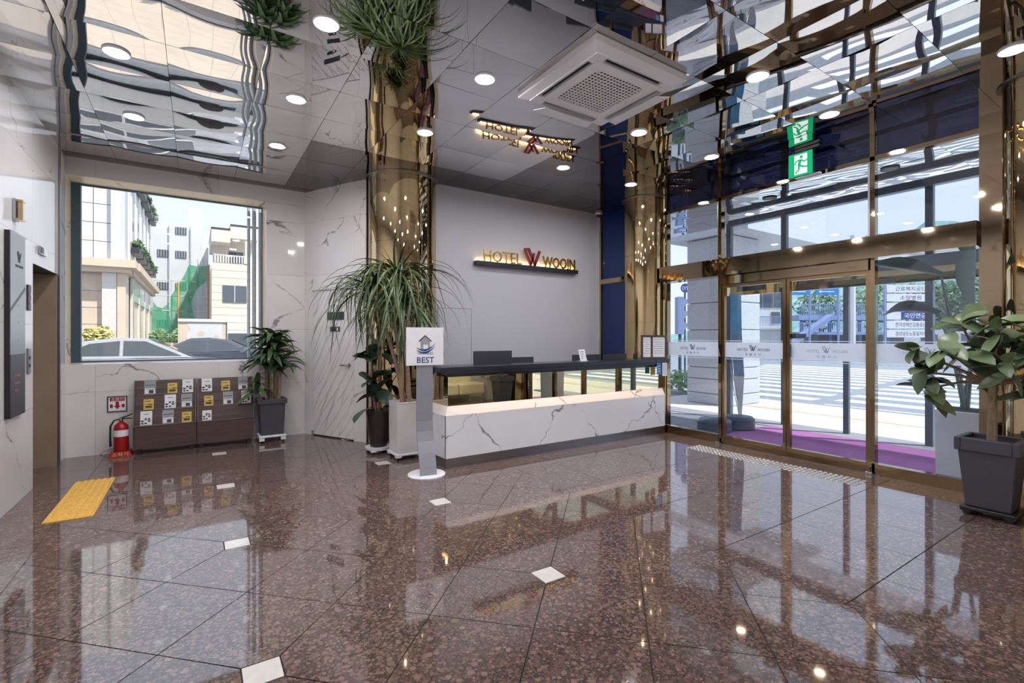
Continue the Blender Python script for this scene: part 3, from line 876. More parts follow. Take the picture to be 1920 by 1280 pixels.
bc = tag(MB().box(-0.045, 0.045, -0.002, 0, -0.165, 0).build('notice_card', [M['skyblue_print']], None, loc=(5.55, 4.598, 1.03)), 'bright blue notice card hanging under counter end', 'card')
wc_ = MB(); wc_.box(-0.05, 0.05, -0.002, 0, -0.19, 0); wc_.mi = 1
for k in range(6): wc_.box(-0.038, 0.03, -0.0028, -0.002, -0.03 - .025 * k, -0.024 - .025 * k)
tag(wc_.build('notice_sheet', [M['paper'], M['grey_print']], None, loc=(5.672, 4.598, 1.03)), 'white printed notice sheet under counter end beside blue card', 'sheet')
for k in range(3):
    MB().box(-0.03, 0.03, -0.0028, -0.002, -0.05 - .035 * k, -0.043 - .035 * k).build('print_line', M['paper'], bc)

# wall sign
sg = thing('wall_sign', 'backlit hotel name letters with red W emblem on a dark shelf, desk wall', 'sign', (4.26, 6.05, 2.43))
MB().box(-0.94, 0.95, -0.10, -0.001, 0, 0.062).build('shelf', M['navy'], sg, bevel=0.004)
M['brass'] = metal('brass letter', (172, 140, 78), 0.25)
text('HOTEL', 0.235, M['brass'], sg, (-0.48, -0.062, 0.062 + 0.085), ext=0.009, width=0.66)
text('WOOIN', 0.235, M['brass'], sg, (0.58, -0.062, 0.062 + 0.085), ext=0.009, width=0.66, bold=0.004)
emblem(MB(), 0.27, 0.022, Matrix.Translation((0.055, -0.055, 0.064)) @ Matrix.Rotation(R(90), 4, 'X')).build('emblem', M['red_dark'], sg)
MB().box(-0.90, 0.91, -0.036, -0.018, 0.063, 0.069).build('light_strip', M['led_sign'], sg)

cd = thing('dome_camera', 'small white dome security camera at ceiling corner above the desk', 'camera', (5.66, 5.95, H - 0.012))
MB().lathe([(0.055, -0.03), (0.06, -0.02), (0.06, 0.0)], 24).build('base', M['white'], cd, True)
MB().lathe([(0.012, -0.072), (0.032, -0.062), (0.044, -0.045), (0.046, -0.031)], 24).build('dome', M['dark'], cd, True)

# ------------------------------------------------------------------ BEST sign stand
ss = thing('sign_stand', 'silver floor sign stand with square white BEST house sign', 'sign stand', (1.965, 4.575, 0), R(-9))
MB().lathe([(0.19, 0), (0.19, 0.008), (0.185, 0.012)], 48).build('base', M['white'], ss, True)
prof = [(-0.08, 0.012), (-0.055, 0.10), (-0.01, 0.22), (0.04, 0.33), (0.072, 0.43), (0.083, 0.53), (0.084, 1.40)]
pm = MB()
for (y0, z0), (y1, z1) in zip(prof, prof[1:]):
    pm.hexa([(-0.085, y0 - .008, z0), (0.085, y0 - .008, z0), (0.085, y0 + .008, z0), (-0.085, y0 + .008, z0), (-0.085, y1 - .008, z1), (0.085, y1 - .008, z1), (0.085, y1 + .008, z1), (-0.085, y1 + .008, z1)])
pm.build('post', M['silver'], ss)
bd = MB().box(-0.195, 0.195, 0.058, 0.072, 1.11, 1.50).build('board', M['paper'], ss, bevel=0.002)
MF = Matrix.Translation((0, 0.058, 1.305)) @ Matrix.Rotation(R(90), 4, 'X')
hs = MB()
hs.prism([(-0.045, -0.03), (-0.02, -0.03), (-0.02, 0.02), (0.03, 0.02), (0.03, -0.03), (0.05, -0.03), (0.05, 0.055), (0.0, 0.10), (-0.05, 0.06)], 0.0, 0.001, MF)
hs.build('house_mark', M['grey_print'], bd)
rf = MB()
rf.prism([(-0.07, 0.055), (0.0, 0.118), (0.07, 0.055), (0.062, 0.047), (0.0, 0.103), (-0.062, 0.047)], 0.0011, 0.0018, MF)
rf.build('roof_mark', M['dark_print'], bd)
sw = MB()
for k, off in enumerate((0.0, -0.026)):
    n = 10
    up = [(-0.09 + 0.20 * i / n, -0.012 + off - 0.035 * math.sin(PI * i / n * 0.75) + 0.075 * (i / n) ** 2) for i in range(n + 1)]
    lo = [(x, y - 0.020 * math.sin(PI * min(1, i / n + .02)) - 0.002) for i, (x, y) in enumerate(up)]
    sw.prism(lo + up[::-1], 0.0019, 0.0026, MF)
sw.build('swoosh_mark', M['blue_print'], bd)
text('BEST', 0.085, M['blue_print'], bd, (0.005, 0.0575, 1.165), ext=0.0008, width=0.18, bold=0.0012)
text('THE 우수숙박업소', 0.03, M['blue_print'], bd, (0.005, 0.0575, 1.232), ext=0.0008, width=0.165)

# ------------------------------------------------------------------ plants
def leaf_mesh(name, mat, L, W, e0, bend, n=6, shape='lance', fold=0.18, early=1.0):
    mb = MB(); x = z = 0.0; ds = L / n; path = []
    for i in range(n + 1):
        s = i / n
        if shape == 'lance': w = W * min(1.0, 4 * s + 0.25) * (1 - s ** 2.2) + 0.001
        elif shape == 'oval': w = W * math.sin(PI * min(1, 0.06 + 0.94 * s ** 0.85)) ** 0.75 + 0.001
        else: w = W * math.sin(PI * (0.1 + 0.88 * s ** 1.3)) ** 0.8 * (0.7 + 0.4 * s) + 0.001
        e = e0 - bend * min(1.0, s / early) ** 0.9
        nx, nz = -math.sin(e), math.cos(e); path.append((x, z))
        up = fold * w
        mb.v += [(x + nx * up, -w / 2, z + nz * up), (x, 0, z), (x + nx * up, w / 2, z + nz * up)]
        x += ds * math.cos(e); z += ds * math.sin(e)
    for i in range(n):
        b = i * 3
        mb.face((b, b + 1, b + 4, b + 3)); mb.face((b + 1, b + 2, b + 5, b + 4))
    me = mb.mesh(name, mat, True, 80)
    return me, path
def clear_of(path, wx, wy, wz, az, sc):      # does the leaf stay off the columns and walls
    for (px_, pz) in path:
        X, Y = wx + math.cos(az) * px_ * sc, wy + math.sin(az) * px_ * sc
        if math.hypot(X - 2.32, Y - 6.20) < 0.47 or math.hypot(X - 5.80, Y - 0.79) < 0.38 or X > 5.70 or Y > 7.44: return False
        if Y > 6.0 and X > 2.3: return False
        if X < 2.0 and 1.103 * (X - 1.313) + 0.571 * (Y - 7.49) > -0.03: return False
        if wz + pz * sc < 0.1: return False
    return True
def place_leaf(parent, me, p, az, roll=0.0, pitch=0.0, scale=1.0):
    o = link('leaf', me, parent, p)
    o.rotation_euler = (Matrix.Rotation(az, 4, 'Z') @ Matrix.Rotation(-pitch, 4, 'Y') @ Matrix.Rotation(roll, 4, 'X')).to_euler()
    o.scale = (scale,) * 3
    return o
def caddy(x, y, a, mat, label, z=0.075, round_=False):
    t_ = thing('plant_caddy', label, 'plant caddy', (x, y, 0))
    if round_: MB().lathe([(a, z - 0.03), (a + .01, z), (a - .012, z)], 32).build('tray', M[mat], t_, True)
    else: MB().box(-a, a, -a, a, z - 0.028, z - 0.001).build('tray', M[mat], t_, bevel=0.008)
    for sx in (-1, 1):
        for sy in (-1, 1):
            q = a * (0.62 if round_ else 0.78)
            leg = MB().box(sx * q - .03, sx * q + .03, sy * q - .03, sy * q + .03, 0.03, z - 0.029).build('leg', M[mat], t_)
            wv = MB().lathe([(0.02, -0.011), (0.022, 0), (0.02, 0.011)], 14)
            for i in range(len(wv.v)): X, Y, Z_ = wv.v[i]; wv.v[i] = (sx * q + Z_, sy * q + X, 0.022 + Y)
            wv.build('wheel', M['black'], t_, True)
    return t_

def square_pot(root, z0, a0, z1, a1, mat, rim=0.05, lip=0.02):
    th = 0.02
    mb = MB().taper(0, 0, z0, a0, a0, z1 - rim, a1, a1)
    a2 = a1 + lip
    for (x0, x1, y0, y1) in ((-a2, a2, -a2, -a2 + th + lip), (-a2, a2, a2 - th - lip, a2), (-a2, -a2 + th + lip, -a2 + th + lip, a2 - th - lip), (a2 - th - lip, a2, -a2 + th + lip, a2 - th - lip)):
        mb.box(x0, x1, y0, y1, z1 - rim - .001, z1)
    mb.build('pot', M[mat], root, bevel=0.006)
    MB().box(-a2 + th + lip, a2 - th - lip, -a2 + th + lip, a2 - th - lip, z1 - rim - 0.02, z1 - 0.03).build('soil', M['soil'], root)

# tall grassy dracaena in the white pot
caddy(2.05, 5.40, 0.165, 'white', 'white plant caddy under the tall white square pot')
tp_ = thing('potted_dracaena', 'tall plant with long drooping grassy leaves in a square white pot', 'plant', (2.05, 5.40, 0.076))
square_pot(tp_, 0.0, 0.145, 0.58, 0.148, 'pot_white', 0.02, 0.002)
crowns = []
for (bx, by, pts) in ((-0.03, 0.02, [(-0.03, 0.02, 0.54), (-0.05, 0.02, 1.0), (-0.11, 0.05, 1.5), (-0.10, 0.02, 2.02)]),
                      (0.05, -0.02, [(0.05, -0.02, 0.54), (0.03, 0.0, 0.95), (-0.02, 0.0, 1.35), (-0.05, 0.0, 1.72)]),
                      (0.02, 0.06, [(0.02, 0.06, 0.54), (-0.08, 0.08, 1.0), (-0.22, 0.10, 1.5), (-0.32, 0.10, 1.86)])):
    MB().tube(pts, [0.028, 0.024, 0.02, 0.017], 8).build('trunk', M['trunk'], tp_, True)
    crowns.append(pts[-1])
rl = random.Random(11)
vars_ = []
for e0, bend, Ln in ((78, 55, .66), (58, 142, 1.25), (45, 130, 1.25), (28, 114, 1.28), (10, 95, 1.18), (-15, 70, 1.05), (35, 75, .85), (66, 152, 1.25)):
    vars_.append(leaf_mesh('leaf', M['leaf_long'], Ln, 0.032, R(e0), R(bend), 10, 'lance', 0.15, (0.55 if e0 not in (45, 10) else 0.95) if Ln > .9 else 1.0))
for ci, c in enumerate(crowns):
    cnt = (105, 105, 85)[ci]
    k = 0
    while k < cnt:
        az = rl.uniform(0, 2 * PI)
        lvl = rl.random()
        vi = rl.choice((0, 0, 0, 7)) if lvl > 0.84 else rl.choice((1, 1, 2, 2, 3, 3, 4, 4, 5, 7, 6))
        if ci == 2 and vi == 0: vi = 6
        dirx = math.cos(az); diry = math.sin(az)
        sc = rl.uniform(0.62, 1.0) * (0.95 if ci == 1 else 1.0)
        q = (c[0] + dirx * .015, c[1] + diry * .015, c[2] + rl.uniform(-0.10, 0.05))
        if not clear_of(vars_[vi][1], 2.05 + q[0], 5.40 + q[1], .076 + q[2], az, sc):
            if rl.random() < 0.5: continue
            sc *= 0.55
            if not clear_of(vars_[vi][1], 2.05 + q[0], 5.40 + q[1], .076 + q[2], az, sc): continue
        place_leaf(tp_, vars_[vi][0], q, az, rl.uniform(-.4, .4), rl.uniform(-.12, .12), sc); k += 1

# fig in dark pot
caddy(1.86, 5.79, 0.15, 'white', 'round white plant caddy under dark brown pot', 0.075, True)
fg = thing('potted_fig', 'broad leaved fig plant in dark brown pot behind white pot', 'plant', (1.86, 5.79, 0.076))
MB().lathe([(0.10, 0), (0.115, 0.1), (0.138, 0.3), (0.15, 0.42), (0.15, 0.44), (0.13, 0.44), (0.125, 0.41)], 28).build('pot', M['pot_brown'], fg, True)
MB().lathe([(0.124, 0.39), (0.124, 0.405)], 24).build('soil', M['soil'], fg)
fig_leaf = [leaf_mesh('leaf', M['leaf_fig'], 0.30, 0.19, R(e), R(b), 6, 'fig', 0.12) for e, b in ((40, 60), (10, 50), (65, 40), (-10, 40))]
for pts in ([(0, 0, .4), (0.0, -0.02, .7), (0.03, -0.04, 1.0), (0.0, -0.06, 1.2)], [(-.03, 0, .4), (-.08, -.02, .65), (-.12, -.05, .9)]):
    MB().tube(pts, [.012, .011, .009, .007][:len(pts)], 6).build('stem', M['trunk'], fg, True)
k = 0
while k < 22:
    z = 0.5 + 0.70 * rl.random(); az = rl.uniform(-PI * 1.1, 0.3); fl_ = rl.choice(fig_leaf); sc = rl.uniform(.75, 1.1)
    q = (-0.02 + rl.uniform(-.05, .04), -0.03, z)
    if not clear_of(fl_[1], 1.86 + q[0], 5.79 + q[1], .076 + z, az, sc): continue
    place_leaf(fg, fl_[0], q, az, rl.uniform(-.5, .5), rl.uniform(-.2, .3), sc); k += 1
place_leaf(fg, fig_leaf[3][0], (-0.08, -0.03, 0.48), R(200), 0.3, 0.0, 1.1)

# corn plant in the corner
caddy(0.85, 7.23, 0.165, 'white', 'white wheeled plant caddy under grey pot by the window', 0.10)
cp = thing('potted_corn_plant', 'bushy dark green corn plant in grey pot right of the window', 'plant', (0.85, 7.23, 0.101))
square_pot(cp, 0.0, 0.135, 0.475, 0.155, 'pot_grey', 0.06, 0.02)
corn = [leaf_mesh('leaf', M['leaf_corn'], Ln, 0.098, R(e), R(b), 6, 'lance', 0.16)[0] for e, b, Ln in ((70, 70, .34), (50, 100, .40), (30, 95, .42), (10, 70, .38), (80, 120, .36))]
tops = []
for (x, y, zt) in ((-0.05, 0.02, 0.98), (0.0, -0.03, 1.12), (0.05, 0.02, 1.22), (0.09, -0.01, 0.92), (-0.02, 0.06, 1.30)):
    MB().tube([(x, y, .43), (x * 1.1, y, .75), (x * 1.3, y, zt)], [.026, .024, .02], 8).build('cane', M['trunk'], cp, True)
    tops.append((x * 1.3, y, zt, 24))
MB().tube([(-.11, -.05, .43), (-.16, -.07, .55), (-.19, -.09, .66)], [.016, .014, .012], 6).build('cane', M['trunk'], cp, True)
tops.append((-.19, -.09, .66, 16))
for x, y, z, n in tops:
    got = 0
    while got < n:
        az = rl.uniform(0, 2 * PI); sc = rl.uniform(.7, 1.05) * (0.8 if n == 16 else 1)
        if math.sin(az) * 0.36 * sc + y > 0.20: continue
        place_leaf(cp, rl.choice(corn), (x, y, z + rl.uniform(-.14, .04)), az, rl.uniform(-.4, .4), rl.uniform(-.2, .2), sc); got += 1

# rubber plant at right
rb_ = thing('potted_rubber_plant', 'rubber plant with oval leaves in tall slate grey pot, right foreground', 'plant', (5.235, 1.08, 0.071))
caddy(5.235, 1.08, 0.16, 'black', 'black plant caddy under the right foreground grey pot', 0.07)
square_pot(rb_, 0.0, 0.13, 0.54, 0.165, 'pot_grey', 0.10, 0.02)
MB().tube([(0.0, 0, .46), (0.0, 0.0, .72), (0.01, 0.0, .98)], [.034, .03, .028], 10).build('trunk', M['trunk'], rb_, True)
rub = [leaf_mesh('leaf', M['leaf_rubber'], 0.24, 0.125, R(e), R(b), 6, 'oval', 0.10) for e, b in ((20, 30), (0, 25), (-35, 20), (45, 40), (-65, 5))]
br = [((-0.28, 0.22, 1.24), 10), ((-0.22, 0.34, 1.04), 10), ((-0.10, -0.05, 1.42), 10), ((0.06, -0.12, 1.26), 10), ((0.02, 0.18, 1.42), 9), ((-0.15, 0.12, 1.18), 9),
      ((0.05, -0.26, 0.94), 9), ((-0.08, -0.30, 1.26), 10), ((0.12, -0.05, 1.36), 9), ((-0.14, 0.36, 0.90), 7), ((0.10, -0.34, 1.08), 10), ((-0.05, 0.02, 1.24), 8), ((-0.2, -0.12, 1.12), 9), ((-0.30, 0.40, 1.22), 6), ((-0.16, -0.30, 0.98), 8)]
for (x, y, z), n in br:
    MB().tube([(0.01, 0.0, .96), (x * .45, y * .45, .96 + (z - .96) * .35 + .03), (x, y, z)], [.018, .012, .007], 6).build('branch', M['trunk'], rb_, True)
    k = 0
    while k < n:
        az = rl.uniform(0, 2 * PI); lf_ = rl.choice(rub); sc = rl.uniform(.65, 1.12)
        q = (x + rl.uniform(-.03, .03), y + rl.uniform(-.03, .03), z + rl.uniform(-.08, .06))
        if not clear_of(lf_[1], 5.235 + q[0], 1.08 + q[1], .071 + q[2], az, sc): continue
        place_leaf(rb_, lf_[0], q, az, rl.uniform(-.7, .7), rl.uniform(-.2, .35), sc); k += 1

# ------------------------------------------------------------------ brochure racks with leaflets
def rack(x, label):
    r = thing('brochure_rack', label, 'brochure rack', (x, 7.22, 0.0), 0, 'brochure racks under the window')
    w = 0.315
    MB().box(-w + .014, w - .014, 0.0, 0.014, 0.06, 0.325).build('front_board', M['rack_wood'], r)
    for sx in (-1, 1):
        x0, x1 = sorted((sx * w, sx * (w - .013)))
        mm = MB(); pr = [(-.004, .06), (.215, .06), (.215, .87), (.185, .87), (-.004, .335)]
        mm.prism(pr, x0, x1, Matrix(((0, 0, 1, 0), (1, 0, 0, 0), (0, 1, 0, 0), (0, 0, 0, 1)))).build('side_panel', M['rack_wood'], r)
    MB().box(-w + .014, w - .014, 0.20, 0.214, 0.06, 0.866).build('back_board', M['rack_wood'], r)
    for k in range(3):
        z = 0.33 + 0.18 * k; y = 0.012 + 0.058 * k
        MB().hexa([(-w + .014, y, z), (w - .014, y, z), (w - .014, y + .05, z), (-w + .014, y + .05, z), (-w + .014, y + .006, z + .008), (w - .014, y + .006, z + .008), (w - .014, y + .05, z + .008), (-w + .014, y + .05, z + .008)]).build('shelf', M['rack_wood'], r)
        MB().hexa([(-w + .014, y + .030, z + .009), (w - .014, y + .030, z + .009), (w - .014, y + .04, z + .009), (-w + .014, y + .04, z + .009),
                   (-w + .014, y + .064, z + .176), (w - .014, y + .064, z + .176), (w - .014, y + .074, z + .176), (-w + .014, y + .074, z + .176)]).build('backrest', M['rack_wood'], r)
        MB().tube([(-w + .014, y + .008, z + .07), (w - .014, y + .008, z + .07)], 0.0022, 6).build('retaining_rod', M['chrome'], r, True)
    for sx in (-1, 1):
        for sy in (0.03, 0.18):
            MB().box(sx * (w - .05) - .025, sx * (w - .05) + .025, sy - .02, sy + .02, 0.0, 0.059).build('caster', M['black'], r)
    return r
rack(-0.315, 'dark brown brochure rack on the left, beside the fire extinguisher')
rack(0.325, 'dark brown brochure rack on the right, beside the corner plant')
KIND = {'y': ('yellow tourist leaflet', .10, .125), 'w': ('white photo leaflet', .115, .165), 'g': ('grey clear-holder leaflet', .115, .165), 's': ('small white leaflet', .10, .125)}
rows = [[(-0.315, ((-0.16, 'g'), (0.065, 'y'), (0.225, 'w'))), (0.325, ((-0.21, 'w'), (0.0, 'y'), (0.20, 'g')))],
        [(-0.315, ((-0.17, 'y'), (0.045, 'w'), (0.215, 'g'))), (0.325, ((-0.19, 'y'), (0.025, 'g'), (0.235, 'w')))],
        [(-0.315, ((-0.19, 'w'), (0.025, 'g'), (0.215, 'y'))), (0.325, ((-0.21, 's'),))]]
for ri, rw in enumerate(rows):
    k = 2 - ri
    z = 0.33 + 0.18 * k + .010; y = 7.22 + 0.012 + 0.058 * k
    for (rx, items) in rw:
        for (dx, kd) in items:
            nm, w, h_ = KIND[kd]
            mb = MB()
            def sheet(a0, a1, b0, b1, mi, lift):
                mb.mi = mi
                f = lambda b: (b * .203)
                lo, hi = -.0014 - lift, -lift + (0.0 if lift == 0 else 0.0003)
                mb.hexa([(a0, f(b0) + lo, b0), (a1, f(b0) + lo, b0), (a1, f(b0) + hi, b0), (a0, f(b0) + hi, b0), (a0, f(b1) + lo, b1), (a1, f(b1) + lo, b1), (a1, f(b1) + hi, b1), (a0, f(b1) + hi, b1)])
            if kd == 'y':
                sheet(-w / 2, w / 2, 0, h_, 0, 0); sheet(-w * .32, w * .32, .02, .045, 1, .0012); sheet(-w * .05, w * .35, .06, .068, 1, .0012); sheet(-w * .36, w * .2, h_ - .03, h_ - .022, 1, .0012)
                mats = [M['yellow_print'], M['dark_print']]
            elif kd in 'ws':
                sheet(-w / 2, w / 2, 0, h_, 0, 0)
                for q in range(3):
                    for p in range(3):
                        if (p + q) % 3 != 2: sheet(-w * .42 + p * w * .28, -w * .42 + p * w * .28 + w * .2, .012 + q * .026, .030 + q * .026, 1, .0012)
                sheet(-w * .2, w * .25, h_ - .04, h_ - .034, 1, .0012)
                mats = [M['paper'], M['dark_print']]
            else:
                sheet(-w / 2, w / 2, 0, h_, 0, 0); sheet(-w * .4, w * .4, h_ - .06, h_ - .052, 1, .0012); sheet(-w * .45, w * .45, .01, .07, 2, .0010); sheet(-w * .1, w * .3, .012, .05, 1, .0014)
                mats = [M['grey_print'], M['dark_print'], M['paper']]
            o = mb.build('leaflet', mats, None, loc=(rx + dx, y + .0245, z))
            place = {0: 'top', 1: 'middle', 2: 'bottom'}[ri]
            tag(o, f"{nm} in the {place} row of the {'left' if rx < 0 else 'right'} brochure rack", 'leaflet', 'leaflets in the brochure racks')

# ------------------------------------------------------------------ fire extinguisher and its sign
fe = thing('fire_extinguisher', 'red fire extinguisher standing left of the brochure racks', 'fire extinguisher', (-0.745, 7.30, 0.062))
MB().lathe([(0.068, 0), (0.072, 0.01), (0.072, 0.26), (0.062, 0.30), (0.035, 0.325), (0.022, 0.335), (0.022, 0.35)], 28).build('cylinder', M['red'], fe, True)
MB().lathe([(0.0728, 0.17), (0.0728, 0.245)], 28, caps=False).build('paper_label', M['paper'], fe, True)
MB().tube([(0, 0, .35), (0, 0, .385)], 0.02, 12).build('valve', M['chrome'], fe, True)
MB().tube([(-.01, 0, .38), (.05, -.02, .40), (.11, -.03, .425)], [.008, .008, .006], 6).build('carry_lever', M['black'], fe, True)
MB().tube([(-.01, 0, .372), (.05, -.02, .375), (.11, -.03, .372)], [.008, .008, .006], 6).build('carry_handle', M['black'], fe, True)
MB().tube([(-.01, -.01, .37), (-.06, -.03, .36), (-.092, -.04, .30), (-.095, -.04, .18), (-.092, -.04, .06)], [.010, .010, .010, .010, .013], 8).build('hose', M['black'], fe, True)
es_ = thing('extinguisher_stand', 'red tray stand with gold lettering under the fire extinguisher', 'stand', (-0.745, 7.30, 0))
MB().taper(0, 0, 0, 0.115, 0.10, 0.06, 0.09, 0.082).build('tray', M['red'], es_)
text('소화기', 0.045, M['yellow_print'], es_, (0.0, -0.0935, 0.03), rot=(R(73), 0, 0), ext=0.0008, width=0.15)
sf = thing('extinguisher_sign', 'framed white sign with red arrow above the fire extinguisher', 'sign', (-0.797, 7.472, 0.594))
for b in ((-.094, .094, -.012, 0, -.094, -.084), (-.094, .094, -.012, 0, .084, .094), (-.094, -.084, -.012, 0, -.083, .083), (.084, .094, -.012, 0, -.083, .083)):
    MB().box(*b).build('frame_bar', M['black'], sf)
MB().box(-.084, .084, -.006, 0, -.084, .084).build('sign_plate', M['paper'], sf)
MB().box(-.07, .07, -.0072, -.006, .034, .076).build('red_band', M['red'], sf)
text('소화기', 0.042, M['paper'], sf, (0, -.0078, .055), ext=0.0006, width=0.11)
MB().prism([(-.016, .028), (-.016, -.02), (-.034, -.02), (0, -.064), (.034, -.02), (.016, -.02), (.016, .028)], 0, .001, Matrix.Translation((0, -.0062, 0)) @ Matrix.Rotation(R(90), 4, 'X')).build('arrow_mark', M['red'], sf)
for sx in (-1, 1):
    MB().box(sx * .055 - .013, sx * .055 + .013, -.0072, -.006, -.045, -.002).build('flame_mark', M['red'], sf)

# ------------------------------------------------------------------ left wall fittings
dp = thing('directory_panel', 'tall silver directory panel with W emblem on the left wall', 'directory panel', (-1.262, 5.545, 0))
MB().box(0, 0.030, -0.195, 0.195, 0.755, 2.25).build('case', M['black'], dp)
MB().box(0.031, 0.035, -0.195, 0.195, 1.26, 2.25).build('face', M['steel'], dp)
MB().box(0.031, 0.035, -0.195, 0.195, 0.755, 1.259).build('lower_face', M['dark'], dp)
emblem(MB(), 0.09, 0.002, Matrix.Translation((0.035, 0.03, 2.02)) @ Matrix.Rotation(R(90), 4, 'Z') @ Matrix.Rotation(R(90), 4, 'X')).build('emblem', M['dark_print'], dp)
text('HOTEL WOOIN', 0.03, M['dark_print'], dp, (0.0355, 0.03, 1.985), (R(90), 0, R(90)), 0.0006, width=0.2)
dgl = MB().hexa([(0.0352, -0.195, 1.60), (0.036, -0.195, 1.60), (0.036, 0.195, 1.80), (0.0352, 0.195, 1.80), (0.0352, -0.195, 1.63), (0.036, -0.195, 1.63), (0.036, 0.195, 1.83), (0.0352, 0.195, 1.83)])
dgl.build('diagonal_line', M['black'], dp)
for k, nm in enumerate(('3', '2', '1')):
    text(nm, 0.035, M['grey_print'], dp, (0.0355, 0.0, 1.66 - 0.14 * k), (R(90), 0, R(90)), 0.0006)
rd = MB()
for k in range(3): rd.box(0.0352, 0.036, -0.09, 0.06 - 0.03 * k, 1.08 - 0.06 * k, 1.095 - 0.06 * k)
rd.build('red_print', M['red'], dp)
gb = thing('wall_bracket', 'small gold wall bracket above the directory panel', 'bracket', (-1.262, 5.60, 2.455))
MB().box(0, 0.02, -0.05, 0.05, -0.09, 0.09).build('back_plate', M['chrome'], gb)
MB().box(0.02, 0.055, -0.022, 0.022, -0.07, 0.07).build('arm', M['gold'], gb)
MB().box(0.02, 0.06, -0.045, 0.045, 0.07, 0.085).build('end_cap', M['gold'], gb)
MB().box(0.02, 0.06, -0.045, 0.045, -0.085, -0.07).build('end_cap', M['gold'], gb)
for z0, z1, lab in ((1.64, 1.87, 'dark narrow call indicator beside elevator opening, upper one'), (1.07, 1.30, 'steel elevator call button plate beside elevator opening, lower one')):
    cb = thing('call_panel', lab, 'call panel', (-1.262, 5.99, z0))
    MB().box(0, 0.012, -0.045, 0.045, 0, z1 - z0).build('plate', M['steel'] if z0 < 1.5 else M['dark'], cb, bevel=0.002)
    for k in range(2):
        MB().box(0.012, 0.016, -0.018, 0.018, 0.06 + 0.07 * k, 0.09 + 0.07 * k).build('button', M['dark'] if z0 < 1.5 else M['grey_print'], cb)
fd = thing('floor_display', 'small dark floor display above the elevator opening', 'display', (-1.262, 6.44, 2.20))
MB().box(0, 0.02, -0.12, 0.12, 0, 0.075).build('case', M['chrome'], fd)
MB().box(0.0201, 0.022, -0.11, -0.02, 0.008, 0.067).build('screen', M['black'], fd)

# ------------------------------------------------------------------ floor mats
tm = thing('tactile_mat', 'yellow tactile paving mat on the floor before the elevator', 'tactile mat', (-0.82, 5.55, 0.0005))
for k in range(4):
    mb = MB().box(-0.148, 0.148, -0.152, 0.152, 0, 0.006)
    for i in range(6):
        for j in range(6):
            x, y = -0.122 + 0.0488 * i, -0.125 + 0.05 * j
            mb.taper(x, y, 0.006, 0.014, 0.019, 0.015, 0.008, 0.012)
    mb.build('tile', M['yellow'], tm, loc=(0, -0.462 + 0.308 * k, 0))
st = MB()
for i in range(5):
    for j in range(38):
        st.lathe([(0.022, 0), (0.019, 0.005), (0.012, 0.007)], 8, (5.215 + 0.056 * i, 2.02 + 0.0495 * j, 0.0))
tag(st.build('tactile_studs', M['stud'], None, True), 'rows of steel tactile studs set in floor before entrance', 'studs', kind='stuff')

# ------------------------------------------------------------------ behind the view: sofa, pots, chandelier
so = thing('sofa', 'cream leather sofa seen mirrored in the desk band', 'sofa', (4.28, -0.02, 0))
for k in range(3):
    x0 = -0.9 + 0.62 * k
    MB().box(x0, x0 + 0.61, -0.15, 0.42, 0.18, 0.42).build('seat', M['sofa'], so, bevel=0.04)
    MB().box(x0, x0 + 0.61, -0.32, -0.151, 0.30, 0.78).build('backrest', M['sofa'], so, bevel=0.05)
for sx in (-0.85, 0.9):
    for sy in (-0.2, 0.36):
        MB().tube([(sx, sy, 0), (sx, sy, 0.18)], 0.015, 8).build('leg', M['chrome'], so, True)
for k, (x, y, m, lab) in enumerate(((5.56, 0.0, 'pot_white', 'cream square planter with leafy plant beside the sofa'),)):
    p = thing('planter', lab, 'plant', (x, y, 0.001))
    square_pot(p, 0.0, 0.13, 0.55, 0.16, m, 0.06, 0.02)
    for q in range(14): place_leaf(p, rl.choice(rub)[0], (rl.uniform(-.08, .08), rl.uniform(-.08, .08), 0.56 + rl.random() * .3), rl.uniform(0, 6.28), 0, rl.uniform(0, .8), 1.0)
    MB().tube([(0, 0, .5), (0, 0, .86)], .012, 6).build('stem', M['trunk'], p, True)
ch = thing('chandelier', 'chandelier of many tiny warm bulbs on thin cords', 'chandelier', (2.15, 0.15, 0))
MB().lathe([(0.28, H - 0.05), (0.28, H - 0.012)], 32).build('canopy', M['chrome'], ch)
bm_ = MB().ball((0, 0, 0), 0.007, 8, 5).mesh('bulb', M['bulb'], True)
for k in range(40):
    a, r_ = k * 2.39996, 0.30 * math.sqrt((k + 0.5) / 40)
    z = 2.42 + 0.85 * ((k * 7) % 40) / 40
    cd_ = MB().tube([(r_ * math.cos(a), r_ * math.sin(a), z + .011), (r_ * math.cos(a), r_ * math.sin(a), H - 0.05)], 0.0008, 4).build('cord', M['dark'], ch)
    link('bulb', bm_, ch, (r_ * math.cos(a), r_ * math.sin(a), z))

# ================================================================== outside
G = -0.03
gd = struct('ground')
MB().box(-60, 11.15, -40, 260, G - 0.3, G - 0.02).build('street_bed', M['asphalt'], gd)
MB().box(11.15, 260, -120, 260, G - 0.32, G - 0.10).build('road_bed', M['asphalt'], gd)
MB().box(5.87, 11.14, -6, 7.6, G - 0.0199, G).build('pavement', M['pavement'], gd)
M['paving'] = plain('beige paving', (222, 206, 188), 0.9, var=0.05, scale=2)
MB().box(-20, 5.8, 7.65, 12.2, G - .0199, G - .006).build('paving_bed', M['kerb'], gd)
for i_ in range(24):
    for j_ in range(9):
        MB().box(-.247, .247, -.247, .247, 0, .006).build('paving_slab', M['paving'], gd, loc=(-6.0 + .5 * i_, 7.95 + .5 * j_, G - .0059))
MB().box(11.0, 11.2, -12, 30, G - 0.2, G + 0.005).build('kerb', M['kerb'], gd)
